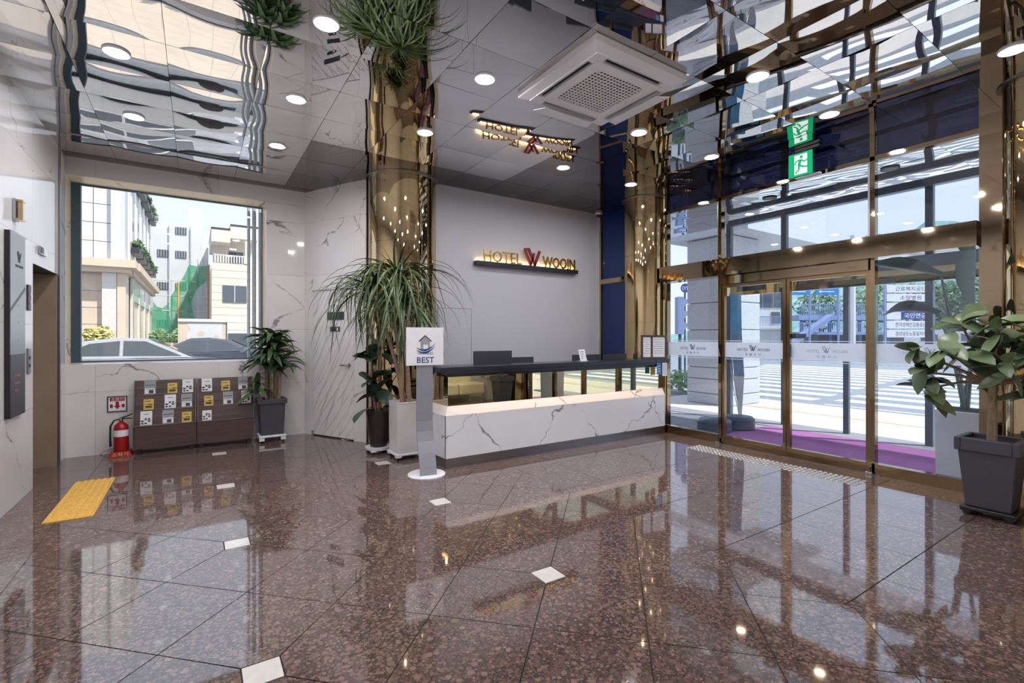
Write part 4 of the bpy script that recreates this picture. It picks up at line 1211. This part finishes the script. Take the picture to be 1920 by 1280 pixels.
# outer vestibule floor
MB().box(5.87, 7.55, 4.12, 7.3, G + .0001, -0.004).build('vestibule_paving', M['kerb'], gd)
MB().box(7.551, 8.05, -1.0, 7.3, G + .0001, 0.005).build('vestibule_kerb', M['kerb'], gd)
tag(MB().box(5.90, 7.545, 0.3, 4.11, G + .0001, 0.004).build('entrance_carpet', M['carpet'], None), 'magenta entrance carpet between the inner and outer doors', 'carpet')
pv = thing('tactile_paving', 'line of tan tactile paving across the sunny pavement', 'paving', (9.72, 0, G + .0005))
M['tan'] = plain('tan tile', (206, 184, 160), 0.9)
for k in range(40):
    MB().box(-.14, .14, -.148, .148, 0, .006).build('tile', M['tan'], pv, loc=(0, -5 + 0.3 * k, 0))
for nm, base in (('nearer', 0), ('farther', 1)):
    z_ = thing('crosswalk', ('white striped crosswalk across the road, right hand band' if base == 0 else 'white striped crosswalk across the road, left hand band'), 'crosswalk', (0, 0, G - 0.0995))
    for k in range(12):
        x = (11.55 + 1.27 * k) if base == 0 else (12.45 + 1.27 * k)
        y1 = 5.25 + 0.12 * (x - 11.6) if base == 0 else 9.2 + 0.5 * k
        y0 = -6.0 if base == 0 else 5.76 + 0.125 * (x - 12.6)
        MB().box(x, x + 0.5, y0, y1, 0, 0.004).build('stripe', M['road_white'], z_)

# outer vestibule frame
ev = struct('window_4', (7.87, 0, 0))
for y in (4.97, 4.02, 2.2, 0.6):
    gbox('post', 'frame_blue', -0.04, 0.04, y - 0.04, y + 0.04, 0.005, 3.40, parent=ev)
gbox('door_stile', 'frame_blue', -0.03, 0.03, 3.11, 3.18, 0.005, 2.12, parent=ev)
gbox('header', 'frame_blue', -0.06, 0.06, 0.6, 4.97, 2.30, 2.52, parent=ev)
gbox('header_band', 'gold', -0.075, 0.0, 0.6, 4.97, 2.12, 2.299, parent=ev)
gbox('top_beam', 'frame_blue', -0.06, 0.06, 0.6, 4.97, 3.34, 3.44, parent=ev)
gbox('door_sensor', 'dark', -0.12, -0.076, 2.55, 2.85, 2.13, 2.19, parent=ev)
for ya, yb in ((0.65, 2.15), (2.25, 3.97), (4.07, 4.92)):
    gbox('pane', 'glass', 0.0, 0.01, ya, yb, 2.53, 3.33, parent=ev)
for ya, yb in ((0.65, 2.15), (4.07, 4.92)):
    gbox('pane', 'glass', 0.0, 0.01, ya, yb, 0.02, 2.11, parent=ev)
cc = struct('canopy_ceiling')
MB().box(5.95, 8.4, -1.2, 8.5, H + 0.05, H + 0.5).build('slab', M['stone_grey'], cc)
for i in range(4):
    for j in range(13):
        panel_at(cc, 5.93 + .6055 * i, 5.93 + .6055 * (i + 1), -0.6 + .6055 * j, -0.6 + .6055 * (j + 1), False)
for k, (x, y) in enumerate(((6.55, 3.9), (7.2, 3.9), (6.55, 2.4), (7.2, 2.4))):
    o = MB().lathe([(0.10, -0.008), (0.085, -0.008), (0.08, 0.01)], 24).build('canopy_downlight', M['dark'], None, True, loc=(x, y, H - 0.007))
    tag(o, 'unlit round canopy light %s the entrance, %s pair' % ('nearer' if x < 7 else 'farther from', 'left' if y > 3 else 'right'), 'ceiling light', 'unlit canopy lights')

# stone pillar and beam
pp = thing('stone_pillar', 'square grey stone pillar outside left of the entrance doors', 'pillar', (9.70, 6.28, G))
zs_ = [0, 0.23, 0.54, 0.785, 1.59, 2.17, 2.9, 3.55]
for a, b in zip(zs_, zs_[1:]):
    MB().box(-0.565, 0.565, -0.51, 0.51, a + 0.007, b - 0.007).build('stone', M['stone_grey'], pp, bevel=0.014)
MB().box(-0.53, 0.53, -0.475, 0.475, 0.0, 3.55).build('core', M['kerb'], pp)
tag(MB().box(9.0, 12.2, 5.3, 7.2, 3.53, 4.7).build('canopy_beam', M['stone_grey'], None), 'heavy grey canopy beam resting on the stone pillar', 'beam')
bn = thing('feather_banner', 'tall blue and grey advertising banner on a water base', 'banner', (7.46, 4.52, 0.006), R(-75))
MB().hexa([(-0.09, -.004, 0.10), (0.07, -.004, 0.03), (0.07, .004, 0.03), (-0.09, .004, 0.10), (-.03, -.004, .9), (.10, -.004, .9), (.10, .004, .9), (-.03, .004, .9)])if False else None
M['banner_mid'] = plain('banner blue', (120, 148, 178), 0.6, var=0.12, scale=5)
M['banner_top'] = plain('banner sky blue', (104, 168, 206), 0.6, var=0.15, scale=4)
M['banner_low'] = plain('banner grey', (206, 210, 216), 0.6)
bn_ = [((-0.02, 0.02, 0.09), (-0.10, 0.06, 0.75), 'banner_low'), ((-0.10, 0.06, 0.751), (-0.14, 0.02, 1.45), 'banner_mid'), ((-0.14, 0.02, 1.451), (-0.16, 0.01, 2.10), 'banner_top')]
for (a0, a1, za_), (b0, b1, zb_), mt in bn_:
    MB().hexa([(a0, -.004, za_), (a1, -.004, za_), (a1, .004, za_), (a0, .004, za_), (b0, -.004, zb_), (b1, -.004, zb_), (b1, .004, zb_), (b0, .004, zb_)]).build('banner_sheet', M[mt], bn)
MB().tube([(-0.18, .01, 0.0), (-0.19, .01, 1.2), (-0.17, .01, 2.12)], 0.008, 6).build('pole', M['frame_blue'], bn, True)
MB().tube([(-.18, .01, 1.2), (-.02, .01, .12)], 0.005, 6).build('brace', M['dark'], bn, True)
MB().tube([(-.18, .01, .9), (-.02, .01, .08)], 0.005, 6).build('brace', M['dark'], bn, True)
for k, (x, y, r) in enumerate(((6.45, 4.32, 0.24), (6.95, 4.28, 0.26))):
    o = MB().lathe([(r - .02, 0), (r, 0.02), (r, 0.15), (r - .03, 0.18), (r - .06, 0.17), (r - .08, 0.185), (0.03, 0.19)], 32).build('water_base', M['frame_blue'], None, True, loc=(x, y, -0.003 if y > 4.5 else 0.005))
    tag(o, 'round grey water base beside the banner, %s the entrance glass' % ('closest to' if k == 0 else 'farther from'), 'banner base')

# planter with bird of paradise
bp_ = thing('bird_of_paradise', 'white cube planter with huge dark paradise leaves outside the glass', 'plant', (6.22, 1.48, 0.006))
MB().taper(0, 0, 0.05, 0.17, 0.17, 0.69, 0.18, 0.18).build('pot', M['pot_white'], bp_, bevel=0.01)
MB().box(-.19, .19, -.19, .19, 0.0, 0.049).build('base_tray', M['white'], bp_, bevel=0.01)
MB().box(-.165, .165, -.165, .165, 0.69, 0.695).build('soil', M['soil'], bp_)
def big_leaf(stem, L, W, az, e0, bend, roll=0):
    MB().tube(stem, [.018, .014, .009], 6).build('stem', M['leaf_paradise'], bp_, True)
    me, _ = leaf_mesh('leaf', M['leaf_paradise'], L, W, R(e0), R(bend), 10, 'fig', 0.25)
    place_leaf(bp_, me, stem[-1], az, roll)
big_leaf([(0, 0, .69), (-.10, .06, 1.45), (-.20, .12, 2.0)], 0.62, 0.20, R(148), 18, 14, 0.5)
big_leaf([(0, 0, .69), (-.10, .06, 1.25), (-.21, .13, 1.62)], 0.56, 0.20, R(148), 22, 50, 0.6)
big_leaf([(.02, -.02, .69), (.06, -.05, 1.3), (.09, -.06, 1.68)], 0.62, 0.30, R(250), 88, 12, 0.2)
big_leaf([(.02, 0, .69), (-.06, .04, 1.3), (-.12, .08, 1.70)], 0.12, 0.03, R(150), 60, 10, 0)
big_leaf([(.05, .03, .69), (.12, -.05, 1.3), (.2, -.1, 1.6)], 0.5, 0.24, R(-40), 60, 60, 0.3)

# road side things far beyond the entrance
tl = thing('traffic_signal', 'blue grey traffic signal seen from its side with three hoods', 'traffic signal', (11.78, 9.0, G - .1), R(-33))
MB().box(-.10, .06, -.14, .14, 1.62, 2.70).build('housing', M['far_blue_hazed'], tl)
MB().tube([(0, 0, 0), (0, 0, 1.62)], 0.05, 8).build('pole', M['frame_blue'], tl, True)
for k in range(3):
    MB().hexa([(.06, -.13, 1.72 + .34 * k), (.07, -.13, 1.72 + .34 * k), (.07, .13, 1.72 + .34 * k), (.06, .13, 1.72 + .34 * k), (.06, -.13, 1.96 + .34 * k), (.26, -.13, 1.92 + .34 * k), (.26, .13, 1.92 + .34 * k), (.06, .13, 1.96 + .34 * k)]).build('hood', M['far_blue_hazed'], tl)
rs_ = thing('round_sign', 'round blue parking sign above the traffic signal', 'sign', (12.4, 9.28, G - .1), R(-33))
sd = MB(); sd.lathe([(0.14, -.01), (0.14, .01)], 24)
for i in range(len(sd.v)): x, y, z = sd.v[i]; sd.v[i] = (x, z, y + 3.02)
sd.build('disc', M['blue_print'], rs_)
MB().tube([(0, .03, 0), (0, .03, 3.1)], 0.03, 8).build('pole', M['frame_blue'], rs_, True)
text('DT', 0.14, M['paper'], rs_, (0, -0.012, 3.02))
wb_ = thing('white_building', 'white building with a row of dark windows across the road', 'building', (44.2, 24.8, G - .1), R(-33.3))
MB().box(-2.5, 2.2, 0, 6, 0, 8.2).build('wall', M['stucco'], wb_)
for k in range(4):
    MB().box(-1.75 + 1.0 * k, -0.85 + 1.0 * k, -0.06, -0.002, 4.3, 6.0).build('window', M['far_window'], wb_)
MB().box(1.0, 1.8, -0.06, -0.002, 2.8, 3.9).build('window', M['far_window'], wb_)
MB().box(-2.5, 2.2, -0.9, -0.07, 2.4, 2.55).build('balcony', M['stucco'], wb_)
rm_ = MB()
for k in range(40): rm_.box(-2.5 + .117 * k, -2.46 + .117 * k, -0.88, -0.85, 2.55, 3.4)
rm_.box(-2.5, 2.2, -0.88, -0.85, 3.4, 3.46)
rm_.build('railing', M['far_blue_hazed'], wb_)
op = thing('overpass_stairs', 'hazed blue steel pedestrian overpass with stairs and railings across the road', 'overpass', (46.4, 23.3, G - .1), R(-33.3))
MB().box(0.2, 9, -1.2, 1.2, 3.1, 3.55).build('upper_deck', M['far_blue_hazed'], op)
MB().box(0.2, 12, -1.4, 1.6, 1.75, 2.0).build('lower_deck', M['far_blue_hazed'], op)
for x in (1.2, 3.8, 6.6, 9.2): MB().tube([(x, 0, 0), (x, 0, 3.1)], 0.16, 8).build('column', M['far_blue_hazed'], op, True)
for (z0, z1, x1) in ((3.55, 4.5, 9), (2.0, 2.8, 12)):
    mb = MB(); mb.box(0.2, x1, -1.22, -1.16, z1, z1 + .07)
    for k in range(int(x1 / .16)): mb.box(0.25 + .16 * k, 0.29 + .16 * k, -1.21, -1.17, z0, z1)
    mb.build('railing', M['far_blue_hazed'], op)
MB().hexa([(-2, -2.4, 0), (2.6, -2.4, 3.2), (2.6, -1.4, 3.2), (-2, -1.4, 0), (-2, -2.4, .45), (2.6, -2.4, 3.6), (2.6, -1.4, 3.6), (-2, -1.4, .45)]).build('stair_flight', M['far_blue_hazed'], op)
MB().box(0.2, 12, 1.5, 1.7, 0, 1.75).build('shop_front', M['far_window'], op)
for k, (x, y) in enumerate(((41.9, 20.3), (43.9, 19.0))):
    ds_ = thing('direction_sign', 'blue road direction sign over the street, %s of the two' % ('left' if k == 0 else 'right'), 'sign', (x, y, G - .1), R(-33.3))
    MB().box(-.95, .95, -.03, .03, 5.05, 5.75).build('sign_plate', M['skyblue_print'], ds_)
    MB().box(-.7, .6, -.034, -.031, 5.3, 5.36).prism([(-.7, 5.33), (-.5, 5.2), (-.5, 5.46)], .031, .034, Matrix.Rotation(R(90), 4, 'X')).build('arrow_mark', M['paper'], ds_)
    MB().tube([(0.99, .06, 0), (0.99, .06, 6.2)], 0.09, 8).build('pole', M['far_blue_hazed'], ds_, True)
tw = thing('sign_tower', 'tall board of six stacked office name signs across the road', 'sign', (36.97, 11.6, G - .1), R(-33.3))
names_ = ('근로복지공단', '소망병원', '서민금융센터', '국민연금', '한국장애인고용공단', '경상남도노동일자리')
for k, s_ in enumerate(names_):
    z0 = 4.32 - 0.56 * k
    pn = MB().box(-1.15, 1.45, -.08, .08, z0, z0 + .47).build('name_panel', M['cladding'], tw)
    if k == 3:
        MB().box(-0.25, 1.45, -.085, -.081, z0, z0 + .47).build('blue_panel', M['blue_print'], pn)
        text(s_, 0.34, M['paper'], pn, (0.62, -.088, z0 + .235), width=1.4)
    else:
        text(s_, 0.3, M['dark_print'], pn, (0.35, -.083, z0 + .235), width=min(1.9, 0.33 * len(s_)))
for sx in (-1.2, 1.5): MB().box(sx - .05, sx + .05, -.06, .06, 0, 4.9).build('post', M['far_blue_hazed'], tw)
for k, (x, y, h_, lab) in enumerate(((35.75, 12.75, 9.0, 'pale street pole just left of the name sign tower'), (34.9, 13.6, 8.0, 'pale street pole between the crosswalk trees'))):
    o = MB().tube([(0, 0, 0), (0, 0, h_)], 0.15, 10).build('street_pole', M['cladding'], None, True, loc=(x, y, G - .1)); tag(o, lab, 'pole')

def crown_mesh(name, mat, rx, ry, rz_, n, size, seed):
    rr = random.Random(seed); mb = MB()
    for k in range(n):
        while True:
            p = Vector((rr.uniform(-1, 1), rr.uniform(-1, 1), rr.uniform(-1, 1)))
            if 0.25 < p.length < 1: break
        lump = 1 + 0.18 * math.sin(5 * p.x + seed) * math.cos(4 * p.z)
        c_ = Vector((p.x * rx, p.y * ry, p.z * rz_)) * lump
        u = Vector((rr.uniform(-1, 1), rr.uniform(-1, 1), rr.uniform(-.6, .6))).normalized(); w = u.orthogonal().normalized()
        s1, s2 = size * rr.uniform(.6, 1.2), size * rr.uniform(.3, .6)
        mb.poly([c_ - u * s1, c_ + w * s2, c_ + u * s1, c_ - w * s2])
    return mb.mesh(name, mat)
def tree(x, y, h_, r, label, seed, group='trees across the road', cat='tree', dens=900, size=0.30):
    t_ = thing('street_tree', label, cat, (x, y, G - .1), 0, group)
    link('foliage', crown_mesh('foliage', M['leaf_far'], r, r, h_ * 0.33, dens, size, seed), t_, (0, 0, h_ * 0.66))
    MB().tube([(0, 0, 0), (0.1, 0, h_ * .4), (0, 0.1, h_ * .75)], [.16, .12, .05], 7).build('trunk', M['trunk'], t_, True)
for k, (x, y, h_, r) in enumerate(((61, 27.2, 7.6, 2.5), (62, 22.0, 7.8, 2.5), (60, 17.0, 7.2, 2.3), (52, 13.4, 6.4, 2.1), (70, 14.6, 8.4, 2.6))):
    tree(x, y, h_, r, ('leafy green tree behind the overpass railing, ' + ('leftmost', 'second from left', 'middle', 'beside name sign tower', 'rearmost')[k]), 5 + k)
hl = MB(); nn = 26
for i in range(nn + 1):
    for j in range(nn + 1):
        x, y = 95 + 110 * i / nn, -60 + 150 * j / nn
        e_ = math.sin(PI * min(1, i / nn * 1.0)) * (1 - ((j / nn - .45) / .60) ** 2)
        hl.v.append((x, y, max(-0.2, 36 * e_ * (0.75 + .18 * math.sin(j * .9 + i * .3) + .1 * math.sin(i * 1.7 + j * .5)))))
for i in range(nn):
    for j in range(nn):
        a_ = i * (nn + 1) + j; hl.face((a_, a_ + nn + 1, a_ + nn + 2, a_ + 1))
t = NT('hazed hill woods')
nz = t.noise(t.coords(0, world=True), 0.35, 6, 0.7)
t.bsdf(t.ramp(nz.outputs[0], [(0.35, lin(84, 128, 134)), (0.65, lin(150, 184, 176))]), 0.95)  # distance haze is put into these blue greens
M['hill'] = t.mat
ho = hl.build('hill', M['hill'], None, True, loc=(0, 0, 0)); tag(ho, 'hazy green wooded hill far beyond the road', 'hill', kind='structure')
del ho['category']
gs_ = thing('far_house', 'small white houses at the foot of the hill', 'building', (86, 18, G - .1), R(-60))
for k in range(4):
    MB().box(-8 + 4.2 * k, -4.2 + 4.2 * k, 0, 4, 0, 2.6 + .5 * (k % 2)).build('house_wall', M['stucco'], gs_)
    MB().box(-7 + 4.2 * k, -5.2 + 4.2 * k, -.05, 0, 1.0, 1.9).build('window', M['far_window'], gs_)
sb = crown_mesh('foliage', M['leaf_far'], 0.5, 0.9, 0.25, 500, 0.08, 31)
so_ = thing('grass_clump', 'green grass clump left of the stone pillar', 'grass', (10.6, 7.9, G))
link('foliage', sb, so_, (0, 0, .3))
tag(MB().box(12.0, 12.3, 10.6, 30, G - .1, G + .25).build('road_barrier', M['kerb'], None), 'low grey kerb wall beyond the stone pillar', 'wall')

# ---- left window view
for k, (x, r, lab) in enumerate(((0.63, .020, 'thin grey conduit, left of the three pipes outside window'), (0.70, .026, 'grey drain pipe, middle of the three outside window'), (0.775, .02, 'thin grey conduit, right of the three pipes outside window'))):
    o = MB().tube([(x, 7.86, G), (x, 7.86, 3.4)], r, 8).build('wall_pipe', M['stone_grey'], None, True); tag(o, lab, 'pipe')

bb = thing('stone_building', 'beige stone building with tall windows across the side street', 'building', (-2.32, 24.0, G - .02))
def bbx(name, m, *b): return MB().box(*b).build(name, M[m], bb)
zz = [0.0, 0.65, 1.3, 1.95, 2.6, 3.25, 3.9]
for a_, b_ in zip(zz, zz[1:]):
    for x0, x1 in ((-8, -4.6), (-4.6, -1.45), (-1.45, -.28)):
        bbx('stone_slab', 'stone_beige', x0 + .012, x1 - .012, 0.42, 0.6, a_ + .012, b_ - .012)
bbx('lower_core', 'stone_grey', -8, -0.14, 0.46, 13, 0, 3.95)
for x0, x1 in ((-0.72, -0.28),):
    bbx('corner_pilaster', 'inlay', x0, x1, 0.15, 0.6, 0, 3.95)
bbx('corner_pier', 'stone_beige', -0.26, 0.0, 0.10, 1.2, 0, 3.95)
bbx('cornice', 'stone_beige', -8, 0.15, -0.10, 0.8, 3.96, 4.15)
bbx('cornice', 'stone_beige', -8, 0.35, -0.30, 0.8, 4.151, 4.45)
bbx('cornice', 'stone_beige', -0.3, 0.20, 0.81, 13, 3.96, 4.15)
bbx('cornice', 'stone_beige', -0.3, 0.40, 0.81, 13, 4.151, 4.45)
zz = [4.46 + .72 * k for k in range(10)]
for a_, b_ in zip(zz, zz[1:]):
    for x0, x1 in ((-8, -3.4), (-3.4, -1.0), (-1.0, -.46)):
        bbx('cladding_slab', 'cladding', x0 + .012, x1 - .012, 0.35 if x1 < -.5 else 0.35, 0.6, a_ + .012, b_ - .012)
bbx('upper_core', 'stone_grey', -8, -0.06, 0.5, 13, 4.46, 11)
bbx('upper_corner', 'stucco', -0.45, -0.20, 0.12, 0.6, 4.46, 11)
bbx('side_wall', 'stucco', -0.05, 0.0, 1.2, 13, 4.46, 11)
for k in range(5):
    y = 1.9 + 2.15 * k
    f2 = bbx('window', 'far_window', 0.0, 0.03, y, y + 1.1, 5.5, 7.3)
    MB().box(0.0, 0.05, y - .12, y, 5.4, 7.4).box(0.0, 0.05, y + 1.1, y + 1.22, 5.4, 7.4).build('window_trim', M['stucco'], f2)
    f2 = bbx('window', 'far_window', 0.0, 0.03, y, y + 1.1, 8.6, 10.2)
    pl_ = bbx('planter_box', 'dark', 0.05, 0.30, y - .2, y + 1.4, 5.0, 5.25)
    link('plants', crown_mesh('plants', M['leaf_corn'], 0.22, .8, .28, 120, .12, 60 + k), pl_, (0.2, y + .6, 5.4))
    pl_ = bbx('planter_box', 'dark', 0.05, 0.30, y - .2, y + 1.4, 8.1, 8.35)
    link('plants', crown_mesh('plants', M['leaf_corn'], 0.22, .8, .28, 120, .12, 80 + k), pl_, (0.2, y + .6, 8.5))
for k in range(4):
    y = 1.6 + 2.9 * k
    bbx('pier', 'inlay', 0.0, 0.10, y, y + .45, 0, 3.95)
    bbx('shop_window', 'stone_beige', -0.05, 0.0, y + .46, y + 2.88, 0, 3.0)
    bbx('lintel', 'inlay', 0.0, 0.08, y + .451, y + 2.899, 3.0, 3.95)

wb2 = thing('grey_building', 'pale grey building with barred windows behind the green netting', 'building', (-2.75, 42, G - .02))
def wbx(name, m, *b): return MB().box(*b).build(name, M[m], wb2)
wbx('wall', 'cladding', -0.6, 2.22, 0, 6, 0, 9.7); wbx('tower', 'cladding', 2.221, 3.15, 0, 6, 0, 10.9); wbx('wall', 'cladding', 3.151, 3.5, 0.2, 6, 0, 9.3)
for (x0, z0) in ((1.5, 8.85), (0.45, 7.15), (1.5, 7.15), (0.45, 4.85), (1.5, 4.85), (0.45, 2.2)):
    ww = wbx('window', 'far_window', x0, x0 + .66, -.05, -.001, z0, z0 + .5 if x0 < 3 else z0 + 1.1)
    mb = MB()
    for k in range(4): mb.box(x0 + .05 + .16 * k, x0 + .08 + .16 * k, -.08, -.051, z0, z0 + .5)
    mb.build('window_bars', M['stone_grey'], ww)
for x in (1.15, 2.42): MB().tube([(x, -.1, 0), (x, -.1, 9.4)], .05, 6).build('drain_pipe', M['stone_grey'], wb2, True)

cb2 = thing('cream_building', 'cream house with roof terrace right of the scaffold', 'building', (0.82, 36, G - .02))
def cbx(name, m, *b): return MB().box(*b).build(name, M[m], cb2)
for k in range(13):
    cbx('siding_board', 'siding', 0.0, 2.6, 0.0, 0.2, 0.48 * k, 0.48 * k + .46)
cbx('core', 'stucco', 0.03, 3.4, 0.06, 6, 0, 6.25)
cbx('terrace_wall', 'siding', 0.1, 2.6, 1.4, 1.6, 6.26, 8.3)
for k in range(8): cbx('wall_rib', 'stucco', 0.15 + .17 * k, 0.19 + .17 * k, 1.36, 1.399, 6.3, 7.6)
cbx('terrace_door', 'far_window', 1.0, 1.85, 1.36, 1.399, 6.3, 7.2)
cbx('roof_slab', 'siding', -0.02, 1.02, -0.1, 6, 7.55, 8.35); cbx('roof_slab', 'siding', 1.021, 2.6, -0.1, 6, 7.85, 8.65)
cbx('roof_edge', 'dark', -0.04, 1.02, -0.13, 6, 8.351, 8.45); cbx('roof_edge', 'dark', 1.021, 2.62, -0.13, 6, 8.651, 8.75)
cbx('terrace_post', 'siding', 1.86, 2.1, -0.05, 0.2, 6.26, 7.85)
rl_ = MB()
for k in range(12): rl_.box(0.15 + .15 * k, 0.22 + .15 * k, -.04, .0, 6.26, 6.7)
rl_.box(0.1, 1.86, -.045, .005, 6.7, 6.76); rl_.build('terrace_railing', M['stucco'], cb2)
wv_ = cbx('window', 'far_window', 0.6, 1.95, -.05, -.001, 3.7, 4.8)
MB().box(1.25, 1.29, -.07, -.051, 3.7, 4.8).build('window_bar', M['stucco'], wv_)
cbx('shop_shutter', 'far_window', 0.9, 2.5, -.05, -.001, 0.2, 1.7)

sc_ = thing('scaffold', 'steel scaffold with green safety nets before the grey building', 'scaffold', (0, 40, G - .02))
for x in (-2.62, -1.4, -0.43, 0.1, 0.63):
    MB().tube([(x, 0, 0), (x, 0, 6.9 if x > -.6 else 5.4)], .035, 6).build('standard', M['stone_grey'], sc_, True)
for z in (3.25, 4.25, 5.3): MB().tube([(-2.65, -.02, z), (0.66, -.02, z)], .03, 6).build('ledger', M['stone_grey'], sc_, True)
MB().tube([(-1.02, -.1, 0), (-1.02, -.1, 5.2)], .05, 6).build('yellow_pole', M['yellow'], sc_, True)
def net(pts, name='safety_net', m='net_green'):
    mb = MB(); n = len(pts) - 1
    for (x, z0, z1) in pts: mb.v += [(x, -.08 + .06 * math.sin(x * 9), z0), (x, -.05 + .08 * math.sin(x * 7 + 1), z1)]
    for k in range(n): mb.face((2 * k, 2 * k + 2, 2 * k + 3, 2 * k + 1))
    mb.build(name, M[m], sc_, True, angle=80)
net([(-0.41, 3.6, 6.45), (0.0, 4.7, 6.4), (0.3, 5.1, 6.42), (0.62, 5.4, 6.45)])
net([(-1.55, 0.9, 1.6), (-1.45, 1.0, 4.2), (-1.1, 0.8, 4.9), (-0.7, 1.2, 5.7), (-0.43, 2.2, 6.4)])
net([(-2.6, 0.8, 4.2), (-2.2, 0.8, 3.5), (-1.9, 0.8, 3.4), (-1.55, 0.8, 3.8)])
net([(-0.42, 1.0, 4.5), (-0.2, 1.0, 3.2), (0.1, 1.0, 2.2)])
net([(0.64, 1.9, 6.6), (0.70, 2.0, 6.5), (0.80, 2.2, 6.6)], 'tarpaulin', 'net_brown')

av = thing('advert_board', 'white framed picture board standing behind the parked cars', 'board', (0.21, 21, G - .02))
av.scale = (1.31, 1.31, 1.06)
MB().box(-.58, .60, -.06, .06, 1.90, 2.0).build('top_rail', M['white'], av)
MB().box(-.55, .55, -.02, .02, 1.0, 1.899).build('board', M['stone_beige'], av)
pb = MB().prism([(-.42, 1.02), (.46, 1.02), (.46, 1.86), (-.38, 1.84), (-.30, 1.62), (-.40, 1.4), (-.34, 1.2)], .021, .026, Matrix.Rotation(R(90), 4, 'X')).build('picture', M['cladding'], av)
for cx, cz, rr_ in ((-.05, 1.5, .09), (.32, 1.38, .07)):
    MB().prism([(cx + rr_ * math.cos(i * PI / 5), cz + rr_ * math.sin(i * PI / 5)) for i in range(10)], .027, .029, Matrix.Rotation(R(90), 4, 'X')).build('picture_blob', M['stone_beige'], av)
MB().box(.552, .58, -.03, .03, 0, 1.899).build('post', M['frame_blue'], av); MB().box(-.58, -.552, -.03, .03, 0, 1.899).build('post', M['stone_beige'], av)

for k, (x, y, rx, ry, rz_, lab, n) in enumerate(((-2.95, 22.5, .42, .4, .38, 'yellow green hedge before the beige stone building', 700), (-1.65, 31, .45, .5, .42, 'pale planting left of the scaffold, behind the cars', 500), (-0.75, 30, .5, .5, .4, 'pale planting under the scaffold, behind the cars', 500))):
    o = thing('hedge', lab, 'hedge', (x, y, G)); 
    link('foliage', crown_mesh('foliage', M['leaf_far'] if k else leafmat('hedge leaf', (150, 150, 84), (226, 214, 140), 0.6), rx, ry, rz_, n, .10, 40 + k), o, (0, 0, 1.45))
    MB().box(-rx, rx, -.3, .3, 0, 1.15).build('planter_wall', M['stone_beige'], o)

def car(name, label, x, y, flip, paint, seed=0):
    c = thing(name, label, 'car', (x, y, G - .02), PI if flip else 0)
    # profile along +X (nose), z up; sections (x, half width, z)
    lower = [(-2.2, .45), (-2.28, .62), (-2.2, .98), (-1.55, 1.03), (0.92, .98), (1.6, .90), (2.1, .78), (2.2, .55), (2.15, .30), (1.75, .26), (-1.9, .26)]
    up = [(-1.62, 1.02), (-.95, 1.36), (-.35, 1.44), (.15, 1.42), (.98, .99)]
    MX_ = Matrix(((1, 0, 0, 0), (0, 0, -1, 0), (0, 1, 0, 0), (0, 0, 0, 1)))
    MB().prism(lower[::-1], -.86, .86, MX_).build('body', paint, c, bevel=0.06)
    ca = MB(); n = len(up); b = 0
    for s in (-1, 1):
        for (px_, pz) in up: ca.v.append((px_, s * (.80 - .22 * (pz - 1.0) / .44), pz))
    ca.face(range(n)); ca.face(range(2 * n - 1, n - 1, -1))
    for k in range(n - 1): ca.face((k, k + n, k + n + 1, k + 1))
    ca.build('cabin', paint, c, bevel=0.02)
    for s in (-1, 1):
        def sw_(pts, nm):
            mb = MB(); mb.v = [(px_, s * (.80 - .22 * (pz - 1.0) / .44 + .006), pz) for px_, pz in pts]
            mb.face(range(len(pts)) if s < 0 else range(len(pts) - 1, -1, -1)); mb.build(nm, M['car_glass'], c)
        sw_([(-1.30, 1.06), (-.82, 1.31), (-.32, 1.37), (-.32, 1.05)], 'side_window')
        sw_([(-.26, 1.05), (-.26, 1.37), (.12, 1.36), (.78, 1.03)], 'side_window')
        MB().box(-1.2, .9, s * .862, s * .868, .985, 1.0).build('trim_line', M['chrome'], c)
    mb = MB(); mb.poly([(.95, -.74, 1.02), (.95, .74, 1.02), (.2, .60, 1.425), (.2, -.60, 1.425)]); mb.build('windscreen', M['car_glass'], c)
    mb = MB(); mb.poly([(-1.64, .74, 1.03), (-1.64, -.74, 1.03), (-1.0, -.60, 1.365), (-1.0, .60, 1.365)]); mb.build('rear_window', M['cladding'], c)
    for s in (-1, 1):
        MB().box(-2.27, -2.0, s * .60, s * .868, .76, .92).build('tail_light', M['red'], c)
        MB().box(1.95, 2.16, s * .55, s * .868, .66, .78).build('headlight', M['white'], c)
        for xw in (-1.35, 1.35):
            w = MB().lathe([(.30, -.1), (.32, -.08), (.32, .08), (.30, .1)], 20)
            for i in range(len(w.v)): X, Y, Z_ = w.v[i]; w.v[i] = (X + xw, Z_ + s * .80, Y + .32)
            w.build('wheel', M['black'], c, True)
    return c
car('silver_car', 'silver car parked close outside the left window', -1.05, 13.9, False, M['car_silver'])
car('dark_car', 'dark grey car with red tail light behind the silver car', 0.00, 18.9, True, M['car_dark'])
for k, nm in enumerate(('nearest',)):
    tag(MB().box(-30, 10.9, 12.25, 12.45, G - .019, G + .06).build('street_kerb', M['kerb'], None), 'low stone kerb along the side street', 'kerb')
